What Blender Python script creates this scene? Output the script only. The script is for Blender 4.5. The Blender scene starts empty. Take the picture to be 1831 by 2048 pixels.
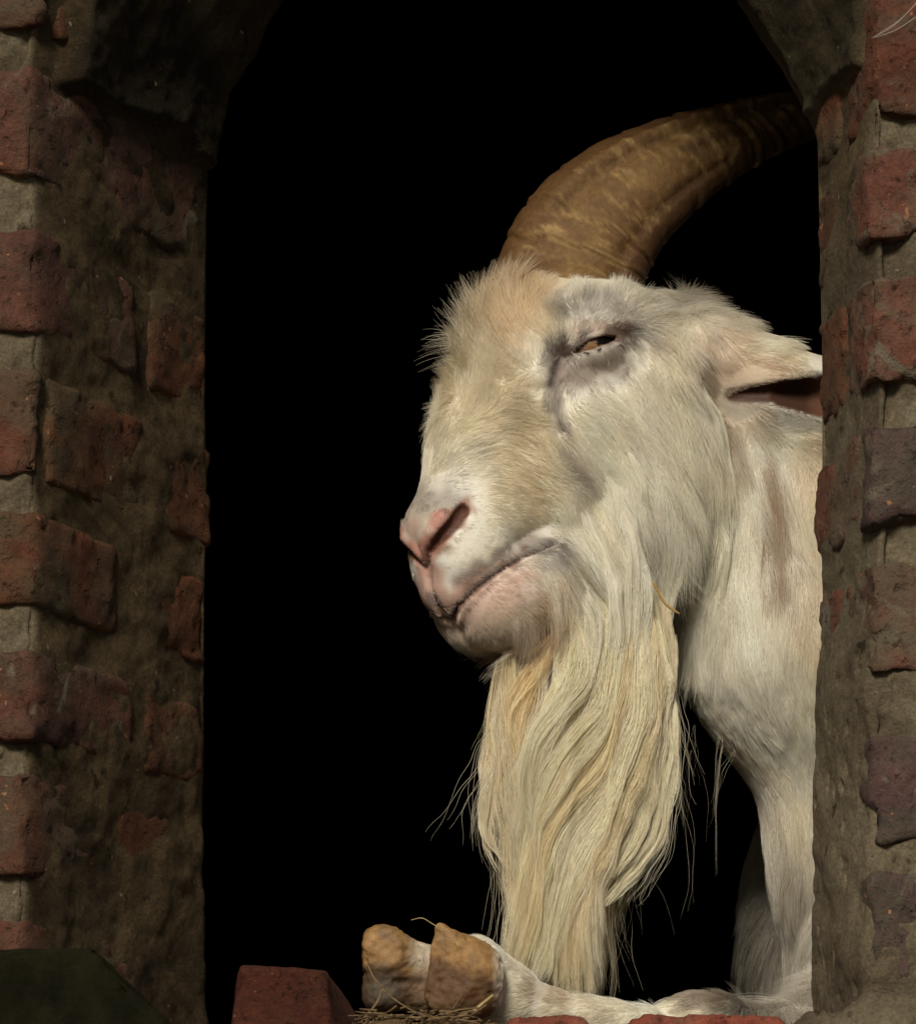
import bpy, math, random
import numpy as np
from mathutils import Vector, Matrix, kdtree

random.seed(7); rng = np.random.default_rng(7)
scene = bpy.context.scene
COL = scene.collection
def rad(a): return math.radians(a)

# ------------------------------------------------------------------ camera
PITCH = rad(10.9); FPX = 9250.0                      # focal length in pixels of the 1831 x 2048 photograph
CAM = np.array([0.0, -2.59, 1.40])
FWD = np.array([0, math.cos(PITCH), math.sin(PITCH)])
UPV = np.array([0, -math.sin(PITCH), math.cos(PITCH)])
RGT = np.array([1.0, 0, 0])
cam_d = bpy.data.cameras.new("camera"); cam = bpy.data.objects.new("camera", cam_d); COL.objects.link(cam)
cam.location = CAM; cam.rotation_euler = (math.pi/2 + PITCH, 0, 0)
cam_d.sensor_width = 36; cam_d.lens = FPX/2048*36; cam_d.clip_start = 0.05; cam_d.clip_end = 400
cam_d.dof.use_dof = True; cam_d.dof.focus_distance = 2.93; cam_d.dof.aperture_fstop = 45
scene.camera = cam

# ------------------------------------------------------------------ sky, sun, exposure
SUN_AZ, SUN_EL = rad(-168), rad(31)                  # azimuth measured from +Y towards +X
world = bpy.data.worlds.new("World"); scene.world = world; world.use_nodes = True
wn = world.node_tree; bg = wn.nodes["Background"]
sky = wn.nodes.new("ShaderNodeTexSky"); sky.sky_type = 'NISHITA'; sky.sun_disc = False
sky.sun_elevation = SUN_EL; sky.sun_rotation = SUN_AZ
wn.links.new(sky.outputs[0], bg.inputs[0]); bg.inputs[1].default_value = 0.05
sd = bpy.data.lights.new("sun", 'SUN'); sun = bpy.data.objects.new("sun", sd); COL.objects.link(sun)
sd.energy = 4.6; sd.angle = rad(14); sd.color = (1, 0.92, 0.79)
to_sun = Vector((math.sin(SUN_AZ)*math.cos(SUN_EL), math.cos(SUN_AZ)*math.cos(SUN_EL), math.sin(SUN_EL)))
sun.rotation_euler = to_sun.to_track_quat('Z', 'Y').to_euler(); sun.location = (-2, -4, 5)
vs = scene.view_settings
vs.view_transform = 'Standard'; vs.look = 'None'; vs.exposure = -0.38; vs.gamma = 1; vs.use_curve_mapping = False
scene.render.engine = 'CYCLES'
scene.cycles.use_denoising = True
scene.cycles.max_bounces = 10; scene.cycles.diffuse_bounces = 6; scene.cycles.transmission_bounces = 8
scene.cycles.transparent_max_bounces = 8
scene.cycles_curves.shape = 'THICK'; scene.cycles_curves.subdivisions = 2

# ------------------------------------------------------------------ helpers
def PX(px, py, Y):
    """world point on the sight line of photo pixel (px, py) at depth Y"""
    d = FWD*FPX + RGT*(px-915.5) - UPV*(py-1024.0)
    return CAM + d*((Y-CAM[1])/d[1])
def to_px(P):
    P = np.asarray(P, float) - CAM
    w = P@FWD
    return np.stack([915.5 + FPX*(P@RGT)/w, 1024.0 - FPX*(P@UPV)/w], -1)
def _hash(ix, iy, iz, seed):
    h = (ix*374761393 + iy*668265263 + iz*1442695041 + seed*974711) & 0xffffffff
    h = ((h ^ (h >> 13))*1274126177) & 0xffffffff
    return ((h ^ (h >> 16)) & 0xffffff)/float(0xffffff)
def vnoise(p, scale, seed=0):
    """value noise in -1..1, p (n,3) metres, scale = feature size in metres"""
    q = np.asarray(p, float)/scale + 1000.0
    i = np.floor(q).astype(np.int64); f = q-i; f = f*f*(3-2*f)
    out = 0
    for dx in (0, 1):
        wx = f[:, 0] if dx else 1-f[:, 0]
        for dy in (0, 1):
            wy = f[:, 1] if dy else 1-f[:, 1]
            for dz in (0, 1):
                wz = f[:, 2] if dz else 1-f[:, 2]
                out = out + wx*wy*wz*_hash(i[:, 0]+dx, i[:, 1]+dy, i[:, 2]+dz, seed)
    return out*2-1
def fbm(p, scale, octaves=4, seed=0, gain=0.5):
    a, s, o = 1.0, 0, 0
    for k in range(octaves):
        o = o + a*vnoise(p, scale, seed+k*17); s += a; a *= gain; scale *= 0.5
    return o/s
def tag(o, label=None, cat=None, group=None, kind=None):
    if label: o['label'] = label
    if cat: o['category'] = cat
    if group: o['group'] = group
    if kind: o['kind'] = kind
    return o
def empty(name, loc=(0, 0, 0), **kw):
    o = bpy.data.objects.new(name, None); o.location = loc; o.empty_display_size = 0.05
    COL.objects.link(o); return tag(o, **kw)
def mesh_obj(name, V, F, mat, parent=None, smooth=True, **kw):
    me = bpy.data.meshes.new(name)
    V = np.asarray(V, float)
    if isinstance(F, np.ndarray):
        k = F.shape[1]
        me.vertices.add(len(V)); me.vertices.foreach_set("co", V.ravel())
        me.loops.add(F.size); me.loops.foreach_set("vertex_index", F.ravel().astype(np.int32))
        me.polygons.add(len(F)); me.polygons.foreach_set("loop_start", np.arange(0, F.size, k, dtype=np.int32))
        me.update(calc_edges=True); me.validate()
    else:
        me.from_pydata(V.tolist(), [], F); me.update()
    if smooth: me.polygons.foreach_set("use_smooth", [True]*len(me.polygons))
    if mat: me.materials.append(mat)
    o = bpy.data.objects.new(name, me); COL.objects.link(o)
    if parent:
        o.parent = parent
        o.matrix_parent_inverse = Matrix.Translation(parent.location).inverted()
    return tag(o, **kw)
def color_attr(o, C, name="Col"):
    a = o.data.color_attributes.new(name, 'FLOAT_COLOR', 'POINT')
    C4 = np.concatenate([C, np.ones((len(C), 1))], 1)
    a.data.foreach_set("color", C4.astype(np.float32).ravel())
def grid_faces(n, m):
    a = np.arange((n-1)*m).reshape(n-1, m)[:, :-1]
    return np.stack([a, a+1, a+m+1, a+m], -1).reshape(-1, 4)
def smin(a, b, k):
    h = np.maximum(k-np.abs(a-b), 0)/k
    return np.minimum(a, b) - h*h*k*0.25
def smax(a, b, k): return -smin(-a, -b, k)
def tube(path, radii, n=8, close=True):
    path = np.asarray(path, float); m = len(path)
    T = np.gradient(path, axis=0); T /= np.linalg.norm(T, axis=1)[:, None]+1e-12
    ref = np.array([0.13, 0.21, 0.97]); ref = ref if abs(T[0]@ref) < .9 else np.array([1., 0, 0])
    N = np.cross(T, ref); N /= np.linalg.norm(N, axis=1)[:, None]+1e-12; B = np.cross(T, N)
    a = np.linspace(0, 2*np.pi, n, endpoint=False)
    V = path[:, None]+np.asarray(radii)[:, None, None]*(np.cos(a)[None, :, None]*N[:, None]+np.sin(a)[None, :, None]*B[:, None])
    V = V.reshape(-1, 3); F = []
    for i in range(m-1):
        for j in range(n):
            F.append((i*n+j, i*n+(j+1) % n, (i+1)*n+(j+1) % n, (i+1)*n+j))
    F.append(tuple(range(n))[::-1]); F.append(tuple((m-1)*n+j for j in range(n)))
    return V, F
def spline(P, n):
    """Catmull-Rom through the points, n samples"""
    P = np.asarray(P, float); Q = np.vstack([2*P[0]-P[1], P, 2*P[-1]-P[-2]])
    t = np.linspace(0, len(P)-1-1e-9, n); i = t.astype(int); f = (t-i)[:, None]
    a, b, c, d = Q[i], Q[i+1], Q[i+2], Q[i+3]
    return 0.5*(2*b+(c-a)*f+(2*a-5*b+4*c-d)*f*f+(3*b-a-3*c+d)*f**3)

# ------------------------------------------------------------------ materials
class NT:
    def __init__(s, name):
        s.m = bpy.data.materials.new(name); s.m.use_nodes = True
        s.t = s.m.node_tree; s.b = s.t.nodes["Principled BSDF"]; s.out = s.t.nodes["Material Output"]
    def n(s, typ, **kw):
        x = s.t.nodes.new("ShaderNode"+typ)
        for k, v in kw.items(): setattr(x, k, v)
        return x
    def l(s, a, b): s.t.links.new(a, b)
    def coords(s, scale=(1, 1, 1), rnd=True):
        tc = s.n("TexCoord"); mp = s.n("Mapping"); mp.inputs['Scale'].default_value = scale
        s.l(tc.outputs['Object'], mp.inputs[0])
        if rnd:
            oi = s.n("ObjectInfo"); mu = s.n("Math", operation='MULTIPLY'); mu.inputs[1].default_value = 7.3
            s.l(oi.outputs['Random'], mu.inputs[0]); cb = s.n("CombineXYZ")
            s.l(mu.outputs[0], cb.inputs[0]); s.l(mu.outputs[0], cb.inputs[1]); s.l(cb.outputs[0], mp.inputs['Location'])
        return mp.outputs[0]
    def noise(s, vec, scale, detail=6, rough=0.6, dist=0):
        x = s.n("TexNoise"); x.inputs['Scale'].default_value = scale; x.inputs['Detail'].default_value = detail
        x.inputs['Roughness'].default_value = rough; x.inputs['Distortion'].default_value = dist
        s.l(vec, x.inputs['Vector']); return x.outputs['Fac']
    def ramp(s, fac, stops):
        r = s.n("ValToRGB"); e = r.color_ramp.elements
        while len(e) < len(stops): e.new(0.5)
        for k, (p, c) in enumerate(stops):
            e[k].position = p; e[k].color = (*c, 1) if len(c) == 3 else c
        s.l(fac, r.inputs[0]); return r.outputs[0]
    def mix(s, fac, a, b, mode='MIX'):
        x = s.n("Mix", data_type='RGBA', blend_type=mode)
        for inp, v in ((x.inputs['Factor'], fac), (x.inputs['A'], a), (x.inputs['B'], b)):
            if hasattr(v, 'is_linked'): s.l(v, inp)
            elif isinstance(v, (int, float)): inp.default_value = v
            else: inp.default_value = (*v, 1)
        # RGBA sockets are the ones named A/B of type colour
        return x
    def bump(s, h, strength, dist, prev=None):
        b = s.n("Bump"); b.inputs['Strength'].default_value = strength; b.inputs['Distance'].default_value = dist
        s.l(h, b.inputs['Height'])
        if prev is not None: s.l(prev, b.inputs['Normal'])
        return b.outputs[0]
def colmix(nt, fac, a, b, mode='MIX'):
    x = nt.n("MixRGB", blend_type=mode)
    for inp, v in ((x.inputs[0], fac), (x.inputs[1], a), (x.inputs[2], b)):
        if hasattr(v, 'is_linked'): nt.l(v, inp)
        elif isinstance(v, (int, float)): inp.default_value = v
        else: inp.default_value = (*v, 1)
    return x.outputs[0]

def mat_brick(name, tint, dirt_col, dirt, lime=0.5):
    nt = NT(name); v = nt.coords((1, .55, 0.9)); v1 = nt.coords((1, .6, 1))
    base = nt.ramp(nt.noise(v, 22, 5, .6), [(.25, tint[0]), (.5, tint[1]), (.75, tint[2])])
    fine = nt.ramp(nt.noise(v1, 260, 6, .7), [(.3, (.55, .55, .55)), (.7, (1.25, 1.25, 1.25))])
    c = colmix(nt, 0.8, base, fine, 'MULTIPLY')
    grime = nt.ramp(nt.noise(v, 14, 8, .68, 1.2), [(.5-dirt*.3, (1, 1, 1)), (.62-dirt*.1, (0, 0, 0))])
    c = colmix(nt, grime, c, dirt_col)
    lm = nt.ramp(nt.noise(v, 30, 8, .7, .6), [(.64-lime*.12, (0, 0, 0)), (.72-lime*.1, (1, 1, 1))])
    c = colmix(nt, lm, c, (.20, .175, .125))
    pits = nt.ramp(nt.noise(v1, 120, 3, .5), [(.27, (.25, .22, .2)), (.36, (1, 1, 1))])
    c = colmix(nt, .9, c, pits, 'MULTIPLY')
    cr = nt.ramp(nt.noise(v1, 170, 3, .5), [(.70, (0, 0, 0)), (.74, (1, 1, 1))])
    c = colmix(nt, cr, c, (.42, .20, .10))
    c = colmix(nt, 1.0, c, (.92, .92, .88), 'MULTIPLY')
    nt.l(c, nt.b.inputs['Base Color']); nt.b.inputs['Roughness'].default_value = .88
    nt.b.inputs['Specular IOR Level'].default_value = .25
    b0 = nt.bump(nt.noise(v1, 55, 10, .72, .4), 1.0, .008)
    b1 = nt.bump(nt.ramp(nt.noise(v1, 130, 4, .6), [(.30, (0, 0, 0)), (.42, (1, 1, 1))]), .8, .0035, b0)
    b2 = nt.bump(nt.noise(v1, 420, 4, .7), .7, .0014, b1)
    nt.l(b2, nt.b.inputs['Normal']); return nt.m
M_BRICK = mat_brick("brick_red", [(.075, .030, .018), (.165, .055, .031), (.20, .085, .052)], (.115, .088, .056), .45)
M_BRICK2 = mat_brick("brick_plum", [(.075, .045, .05), (.15, .075, .07), (.21, .12, .10)], (.10, .082, .062), .42, .7)
M_BRICKD = mat_brick("brick_sooty", [(.08, .034, .018), (.155, .055, .025), (.20, .078, .034)], (.098, .072, .038), .42, .3)
M_BRICKF = mat_brick("brick_faded", [(.11, .048, .032), (.19, .072, .046), (.23, .12, .085)], (.15, .12, .08), .42, .9)
M_BRICKP = mat_brick("brick_dark_plum", [(.065, .036, .028), (.135, .058, .040), (.19, .074, .044)], (.085, .066, .040), .50, .6)
def mat_mortar(name, zones=False):
    nt = NT(name); v = nt.coords((1, .5, .8), False); v1 = nt.coords((1, .6, 1), rnd=False)
    n1 = nt.noise(v, 16, 8, .65, .5); n2 = nt.noise(v1, 9, 8, .7, 1)
    def cols(a, b, dark):
        c = nt.ramp(n1, [(.3, a), (.7, b)])
        return colmix(nt, nt.ramp(n2, [(.44, (0, 0, 0)), (.60, (1, 1, 1))]), c, dark)
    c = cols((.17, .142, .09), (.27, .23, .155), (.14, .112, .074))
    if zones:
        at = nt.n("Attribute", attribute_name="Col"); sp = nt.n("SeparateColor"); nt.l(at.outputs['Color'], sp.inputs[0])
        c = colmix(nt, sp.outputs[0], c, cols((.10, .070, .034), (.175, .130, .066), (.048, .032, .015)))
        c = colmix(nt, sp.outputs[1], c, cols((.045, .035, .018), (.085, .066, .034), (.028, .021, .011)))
    gr = nt.ramp(nt.noise(v1, 420, 5, .75), [(.3, (.45, .45, .45)), (.7, (1.35, 1.35, 1.35))])
    c = colmix(nt, .85, c, gr, 'MULTIPLY')
    pit = nt.ramp(nt.noise(v, 85, 4, .55), [(.29, (.2, .17, .14)), (.37, (1, 1, 1))])
    c = colmix(nt, .9, c, pit, 'MULTIPLY')
    sp2 = nt.ramp(nt.noise(v1, 150, 2, .4), [(.74, (0, 0, 0)), (.77, (1, 1, 1))])
    c = colmix(nt, sp2, c, (.32, .26, .16))
    c = colmix(nt, 1.0, c, (1.0, .95, .90), 'MULTIPLY')
    nt.l(c, nt.b.inputs['Base Color']); nt.b.inputs['Roughness'].default_value = .93
    nt.b.inputs['Specular IOR Level'].default_value = .2
    b1 = nt.bump(nt.noise(v1, 70, 9, .75), 1.0, .007)
    b2 = nt.bump(nt.noise(v1, 330, 5, .75), .8, .002, b1)
    nt.l(b2, nt.b.inputs['Normal']); return nt.m
M_MORT = mat_mortar("lime_mortar"); M_MORTZ = mat_mortar("jamb_mortar", True)
M_BRICKR = mat_brick("brick_stained_red", [(.08, .032, .018), (.165, .052, .026), (.20, .072, .034)], (.098, .072, .038), .45, .2)
def mat_flat(name, col, rough=.9, noise=None):
    nt = NT(name)
    if noise:
        c = nt.ramp(nt.noise(nt.coords(rnd=False), noise[0], 8, .65), [(.3, col), (.7, noise[1])])
        nt.l(c, nt.b.inputs['Base Color'])
        nt.l(nt.bump(nt.noise(nt.coords(rnd=False), noise[0]*8, 6, .7), .6, .003), nt.b.inputs['Normal'])
    else: nt.b.inputs['Base Color'].default_value = (*col, 1)
    nt.b.inputs['Roughness'].default_value = rough; nt.b.inputs['Specular IOR Level'].default_value = .06
    return nt.m
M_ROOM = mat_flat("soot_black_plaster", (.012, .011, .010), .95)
M_GROUND = mat_flat("yard_earth", (.10, .085, .055), .95, (3, (.14, .13, .07)))
M_MOSS = mat_flat("mossy_stone", (.0045, .0043, .002), .95, (55, (.016, .0152, .0065)))

# ------------------------------------------------------------------ setting
def sheet(name, pts, mat, **kw):
    return mesh_obj(name, pts, [tuple(range(len(pts)))], mat, smooth=False, kind='structure', **kw)
def box(x0, x1, y0, y1, z0, z1):
    V = [(x, y, z) for x in (x0, x1) for y in (y0, y1) for z in (z0, z1)]
    return V, [(0, 1, 3, 2), (4, 6, 7, 5), (0, 4, 5, 1), (2, 3, 7, 6), (0, 2, 6, 4), (1, 5, 7, 3)]
sheet("ground", [(-60, -120, 0), (60, -120, 0), (60, 60, 0), (-60, 60, 0)], M_GROUND)
WALL_T = 0.225; REV_R = 0.13       # thickness; depth of the splayed right reveal
SILL_Z = PX(1200, 2040, 0)[2]
FLOOR_Z = SILL_Z-0.50
# the dark stall behind the opening
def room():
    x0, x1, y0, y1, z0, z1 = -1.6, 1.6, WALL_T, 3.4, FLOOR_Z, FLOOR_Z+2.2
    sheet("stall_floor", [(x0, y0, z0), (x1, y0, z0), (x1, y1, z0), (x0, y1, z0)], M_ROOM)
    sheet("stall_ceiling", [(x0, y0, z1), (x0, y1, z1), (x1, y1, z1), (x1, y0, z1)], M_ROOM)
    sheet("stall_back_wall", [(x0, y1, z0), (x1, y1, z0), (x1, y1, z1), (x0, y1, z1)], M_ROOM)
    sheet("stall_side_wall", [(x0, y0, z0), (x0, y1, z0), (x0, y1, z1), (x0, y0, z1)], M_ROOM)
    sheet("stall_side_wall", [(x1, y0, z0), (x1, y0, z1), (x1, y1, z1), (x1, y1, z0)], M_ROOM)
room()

# ---- brick wall with its arched opening: outlines read off the photograph
def outline(pts, Y):
    P = np.array([PX(x, y, Y) for x, y in pts]); o = np.argsort(P[:, 2]); return P[o, 2], P[o, 0]
LF = outline([(50, 2150), (46, 1700), (60, 1400), (68, 1000), (72, 735), (66, 450), (66, 300), (56, 160), (64, 100), (80, 0), (120, -160), (260, -420), (1010, -790)], 0)
LI = outline([(405, 2250), (403, 1800), (408, 1500), (410, 1150), (414, 1000), (410, 800), (413, 450), (418, 300), (440, 190), (500, 100), (545, 0), (620, -130), (760, -330), (1010, -560)], WALL_T)
RI = outline([(1641, 2250), (1641, 1700), (1646, 1400), (1643, 1000), (1643, 700), (1634, 300), (1628, 205), (1592, 130), (1547, 50), (1512, 0), (1430, -130), (1280, -330), (1010, -560)], REV_R)
RF = outline([(1752, 2150), (1752, 1000), (1742, 300), (1756, 100), (1765, 0), (1755, -160), (1650, -420), (1010, -790)], 0)
def xL(z, t): return np.interp(z, *LF)*(1-t)+np.interp(z, *LI)*t
def xR(z, t): return np.interp(z, *RF)*(1-t)+np.interp(z, *RI)*t
Z_APEX = max(LI[0][-1], LF[0][-1]); WX = 1.15; WTOP = FLOOR_Z+2.2
def fz(py): return PX(915, py, 0)[2]

wall = empty("brick_wall", (0, 0.1, 0), label="old weathered brick wall with an arched window opening framing the goat", cat="wall")

def mortar_side(side):
    X = xL if side < 0 else xR
    zs = np.concatenate([np.linspace(SILL_Z-.05, fz(-60), 290), np.linspace(fz(-60), Z_APEX, 40)[1:]])
    tt = np.concatenate([-np.geomspace(.004, 1.0, 42)[::-1], np.linspace(0, 1, 110), 1+np.geomspace(.0006, 1.0, 34)])
    Zg, Tg = np.meshgrid(zs, tt, indexing='ij'); Z = Zg.ravel(); T = Tg.ravel()
    xf, xi = X(Z, 0), X(Z, 1)
    x = np.where(T < 0, xf*(1+T)+side*WX*(-T), np.where(T > 1, xi*(2-T)+side*WX*(T-1), X(Z, np.clip(T, 0, 1))))
    RT = WALL_T if side < 0 else REV_R
    y = np.clip(T, 0, 1)*RT+np.clip((T-1)/.012, 0, 1)*(WALL_T-RT)
    V = np.stack([x, y, Z], 1)
    # outward normals: front -Y, reveal towards the opening, back +Y, blended round the arrises
    wf = 1/(1+np.exp(np.clip((T-0.012)*130, -50, 50))); wb = 1/(1+np.exp(np.clip(-(T-.985)*260, -50, 50)))
    rx = -side*RT; ry = -np.abs(xi-xf); ln = np.hypot(rx, ry)
    N = np.stack([(1-wf-wb)*rx/ln, -wf+(1-wf-wb)*ry/ln+wb, 0*x], 1); N /= np.linalg.norm(N, axis=1)[:, None]+1e-9
    p2 = V*np.array([1, .6, .9])
    d = -.0026+.0030*np.clip((T-.01)/.16, 0, 1)+.0046*fbm(p2, .045, 3, 3+side)+.0013*fbm(V*np.array([1, .5, 1]), .010, 3, 9+side)*np.where(T > 0, 1, 1.8)
    pyv = to_px(V)[:, 1]
    if side > 0:
        d += .0075*np.clip((pyv-1180)/200, 0, 1)*np.clip((T+.25)/.1, 0, 1)*(1-np.clip((T-.93)/.05, 0, 1))
        d += .0004*np.exp(-((T-.30)/.15)**2)
        low = np.clip((pyv-1100)/200, 0, 1)
        d += low*(.0022*fbm(V*np.array([1, .7, 1]), .020, 3, 31)-.0035*np.clip(vnoise(V*np.array([1, .8, .7]), .0075, 33)-.5, 0, .5)/.5)
        d += np.where(T < 0, .0022*fbm(V, .012, 4, 41), 0)
    else:
        d += .0018*np.clip((pyv-1380)/120, 0, 1)*np.clip((T)/.1, 0, 1)+.0016*fbm(V*np.array([1, .5, 1]), .014, 4, 61)*np.clip(T/.1, 0, 1)
    # rendered arch: covers the bricks above the springing
    zs_ = PX(400, 300, WALL_T)[2] if side < 0 else PX(1625, 200, REV_R)[2]
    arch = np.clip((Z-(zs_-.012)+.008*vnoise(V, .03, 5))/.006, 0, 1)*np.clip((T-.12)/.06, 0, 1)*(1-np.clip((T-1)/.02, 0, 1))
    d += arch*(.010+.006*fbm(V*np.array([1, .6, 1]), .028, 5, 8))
    d -= (.0055+.006*fbm(V, .022, 3, 51))*np.exp(-(T/.022)**2)*(1-arch)
    V = V+N*d[:, None]
    F = grid_faces(len(zs), len(tt))
    if side > 0: F = F[:, ::-1]
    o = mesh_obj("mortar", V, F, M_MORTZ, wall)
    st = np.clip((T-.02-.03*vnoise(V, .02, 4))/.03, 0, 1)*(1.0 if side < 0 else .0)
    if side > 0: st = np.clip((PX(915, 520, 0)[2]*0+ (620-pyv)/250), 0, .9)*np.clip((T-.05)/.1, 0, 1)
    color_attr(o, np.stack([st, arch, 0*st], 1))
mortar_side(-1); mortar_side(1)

def lattice(n):
    """surface points of an (nx,ny,nz) lattice and its quads"""
    nx, ny, nz = n; idx = {}; P = []; F = []
    def vid(i, j, k):
        key = (i, j, k)
        if key not in idx: idx[key] = len(P); P.append((i/nx, j/ny, k/nz))
        return idx[key]
    for k in (0, nz):
        for i in range(nx):
            for j in range(ny):
                q = (vid(i, j, k), vid(i+1, j, k), vid(i+1, j+1, k), vid(i, j+1, k)); F.append(q if k else q[::-1])
    for j in (0, ny):
        for i in range(nx):
            for k in range(nz):
                q = (vid(i, j, k), vid(i+1, j, k), vid(i+1, j, k+1), vid(i, j, k+1)); F.append(q if not j else q[::-1])
    for i in (0, nx):
        for j in range(ny):
            for k in range(nz):
                q = (vid(i, j, k), vid(i, j+1, k), vid(i, j+1, k+1), vid(i, j, k+1)); F.append(q if i else q[::-1])
    return np.array(P), np.array(F)
def brick(C8, mat, seed, step=.0045, rough=1.0, parent=None, name="brick", r=.004, pits=16):
    """C8[x][y][z] corner points; a worn, pitted brick"""
    C = np.asarray(C8, float).reshape(2, 2, 2, 3)
    L = [np.linalg.norm(C[1]-C[0], axis=-1).mean(), np.linalg.norm(C[:, 1]-C[:, 0], axis=-1).mean(), np.linalg.norm(C[:, :, 1]-C[:, :, 0], axis=-1).mean()]
    n = [max(2, int(round(l/step))) for l in L]
    U, F = lattice(n); L = np.array(L)
    q = U*L; rr = min(r, .45*L.min()); c = np.clip(q, rr, L-rr); dv = q-c; ln = np.linalg.norm(dv, axis=1)[:, None]+1e-12
    nloc = dv/ln; q = c+nloc*rr; U = q/L
    V = 0
    for a in (0, 1):
        for b in (0, 1):
            for d in (0, 1):
                w = (U[:, 0] if a else 1-U[:, 0])*(U[:, 1] if b else 1-U[:, 1])*(U[:, 2] if d else 1-U[:, 2])
                V = V+w[:, None]*C[a, b, d]
    ax = [(C[1]-C[0]).mean((0, 1)), (C[:, 1]-C[:, 0]).mean((0, 1)), (C[:, :, 1]-C[:, :, 0]).mean((0, 1))]
    ax = np.array([v/np.linalg.norm(v) for v in ax]); N = nloc@ax; N /= np.linalg.norm(N, axis=1)[:, None]+1e-9
    so = np.array([seed*1.37, seed*.71, seed*.33]); an = np.array([1, .5, 1])
    e = (.0018*fbm((V+so)*an, .05, 3, 1)+.0022*fbm((V+so)*an, .011, 5, 2, .6))*rough
    edge = np.sort(np.minimum(U, 1-U)*L, axis=1)[:, 1]                # closeness to an edge: chips
    chip = np.clip(1-edge/.014, 0, 1)*np.clip(fbm((V+so)*an, .016, 3, 5)+.05, 0, 1)
    e -= .010*chip*rough
    g = np.random.default_rng(seed)
    for _ in range(pits):
        p = V[g.integers(len(V))]; pr = g.uniform(.0015, .0045)
        e -= pr*.9*np.exp(-((V-p)**2).sum(1)/(pr*pr))
    V = V+N*e[:, None]
    return mesh_obj(name, V, F, mat, parent or wall)
def quad_brick(pl, z0, z1, mat, seed, tilt=0, **kw):
    """plan quad pl = [(x,y) a0b0, a1b0, a1b1, a0b1] extruded z0..z1; tilt drops the far end"""
    C = np.zeros((2, 2, 2, 3))
    for (a, b), (x, y) in zip(((0, 0), (1, 0), (1, 1), (0, 1)), pl):
        for k, z in enumerate((z0, z1)): C[a, b, k] = (x, y, z-tilt*b)
    return brick(C, mat, seed, **kw)
def jamb_brick(side, py0, py1, t0, t1, mat, seed, proud=.0005, **kw):
    z1, z0 = fz(py0), fz(py1); X = xL if side < 0 else xR; zm = (z0+z1)/2
    RT = WALL_T if side < 0 else REV_R
    if t0 <= 0: ya, yb = -.001-proud, t1*RT
    else: ya, yb = t0*RT, t1*RT
    xa, xb = X(zm, max(t0, 0))-side*proud, X(zm, t1)-side*proud
    deep = .11
    if side < 0: pl = [(min(xa, xb)-deep, ya), (xa, ya), (xb, yb), (min(xa, xb)-deep, yb)]
    else: pl = [(xa, ya), (max(xa, xb)+deep, ya), (max(xa, xb)+deep, yb), (xb, yb)]
    return quad_brick(pl, z0, z1, mat, seed, **kw)
sd_ = 100
LEFT = [((-45, 58), [(0, .05, M_BRICK), (.1, .97, M_BRICKD)]),
        ((128, 352), [(0, .97, M_BRICKP)]),
        ((452, 664), [(0, .59, M_BRICKP), (.66, 1.0, M_BRICKD)]),
        ((738, 955), [(0, .045, M_BRICK), (.07, .60, M_BRICKD), (.64, 1.03, M_BRICKD)]),
        ((1022, 1212), [(0, .47, M_BRICKR), (.67, 1.0, M_BRICKD)]),
        ((1300, 1480), [(0, .55, M_BRICKP), (.62, .985, M_BRICKD)]),
        ((1545, 1752), [(0, .40, M_BRICK), (.5, .99, M_BRICKD)]),
        ((1838, 2060), [(0, .62, M_BRICK), (.67, .98, M_BRICKD)])]
for (a, b), segs in LEFT:
    for t0, t1, m in segs:
        sd_ += 1; jamb_brick(-1, a, b, t0, t1, m, sd_, proud=.0005+.002*random.random(), step=.004, tilt=.002*random.uniform(-1, 1))
RIGHT = [((-30, 238), [(0, .42, M_BRICK), (.60, 1.0, M_BRICKR)]),
         ((292, 478), [(0, .52, M_BRICKF), (.60, .98, M_BRICKD)]),
         ((552, 768), [(0, .42, M_BRICKF), (.52, 1.0, M_BRICKR)]),
         ((842, 1045), [(0, .22, M_BRICK2), (.26, 1.04, M_BRICKF)]),
         ((1125, 1345), [(0, .52, M_BRICKF), (.60, 1.02, M_BRICKF)]),
         ((1470, 1690), [(0, .5, M_BRICK2), (.82, 1.05, M_BRICKF)]),
         ((1745, 1965), [(0, .45, M_BRICK2), (.55, 1.01, M_BRICKF)])]
for (a, b), segs in RIGHT:
    for t0, t1, m in segs:
        sd_ += 1; jamb_brick(1, a, b, t0, t1, m, sd_, proud=.0018+.002*random.random(), step=.004, rough=1.8 if t0 == 0 else 1.3, pits=45 if t0 == 0 else 20, r=.003)
# the rest of the wall, outside the picture: bricks joined, and the masonry above and below the opening
def far_bricks():
    Vs, Fs, n = [], [], 0
    g = random.Random(3); pitch = .0795
    k0 = int((SILL_Z-.9)/pitch); z = SILL_Z-.95; row = 0
    while z < WTOP-.08:
        x = -WX+(.11 if row % 2 else 0)
        while x < WX-.1:
            w = .215; x1 = min(x+w, WX); zm = z+.035
            keep = True
            if zm > SILL_Z-.045 and zm < Z_APEX+.02:
                a, b = xL(zm, 0)-.118, xR(zm, 0)+.118
                if zm > fz(-60): a, b = a+.08, b-.08
                if x < a and x1 > a: x1 = a
                elif x < b and x1 > b: x = b
                keep = x1 <= a+1e-6 or x >= b-1e-6
            elif zm > SILL_Z-.13 and zm < SILL_Z and -.36 < x+.1 < .36: keep = False
            if keep and x1-x > .03:
                d = g.uniform(-.002, .003)
                V, F = box(x+.005, x1-.005, -.004-d, .08, z+.005, z+.0705)
                Vs += V; Fs += [tuple(i+n for i in f) for f in F]; n = len(Vs)
            x = x1 if x1 > x else x+w
            x = max(x, x1)
        z += pitch; row += 1
    mesh_obj("outer_bricks", Vs, Fs, M_BRICK, wall, smooth=False, kind='stuff')
far_bricks()
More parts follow.
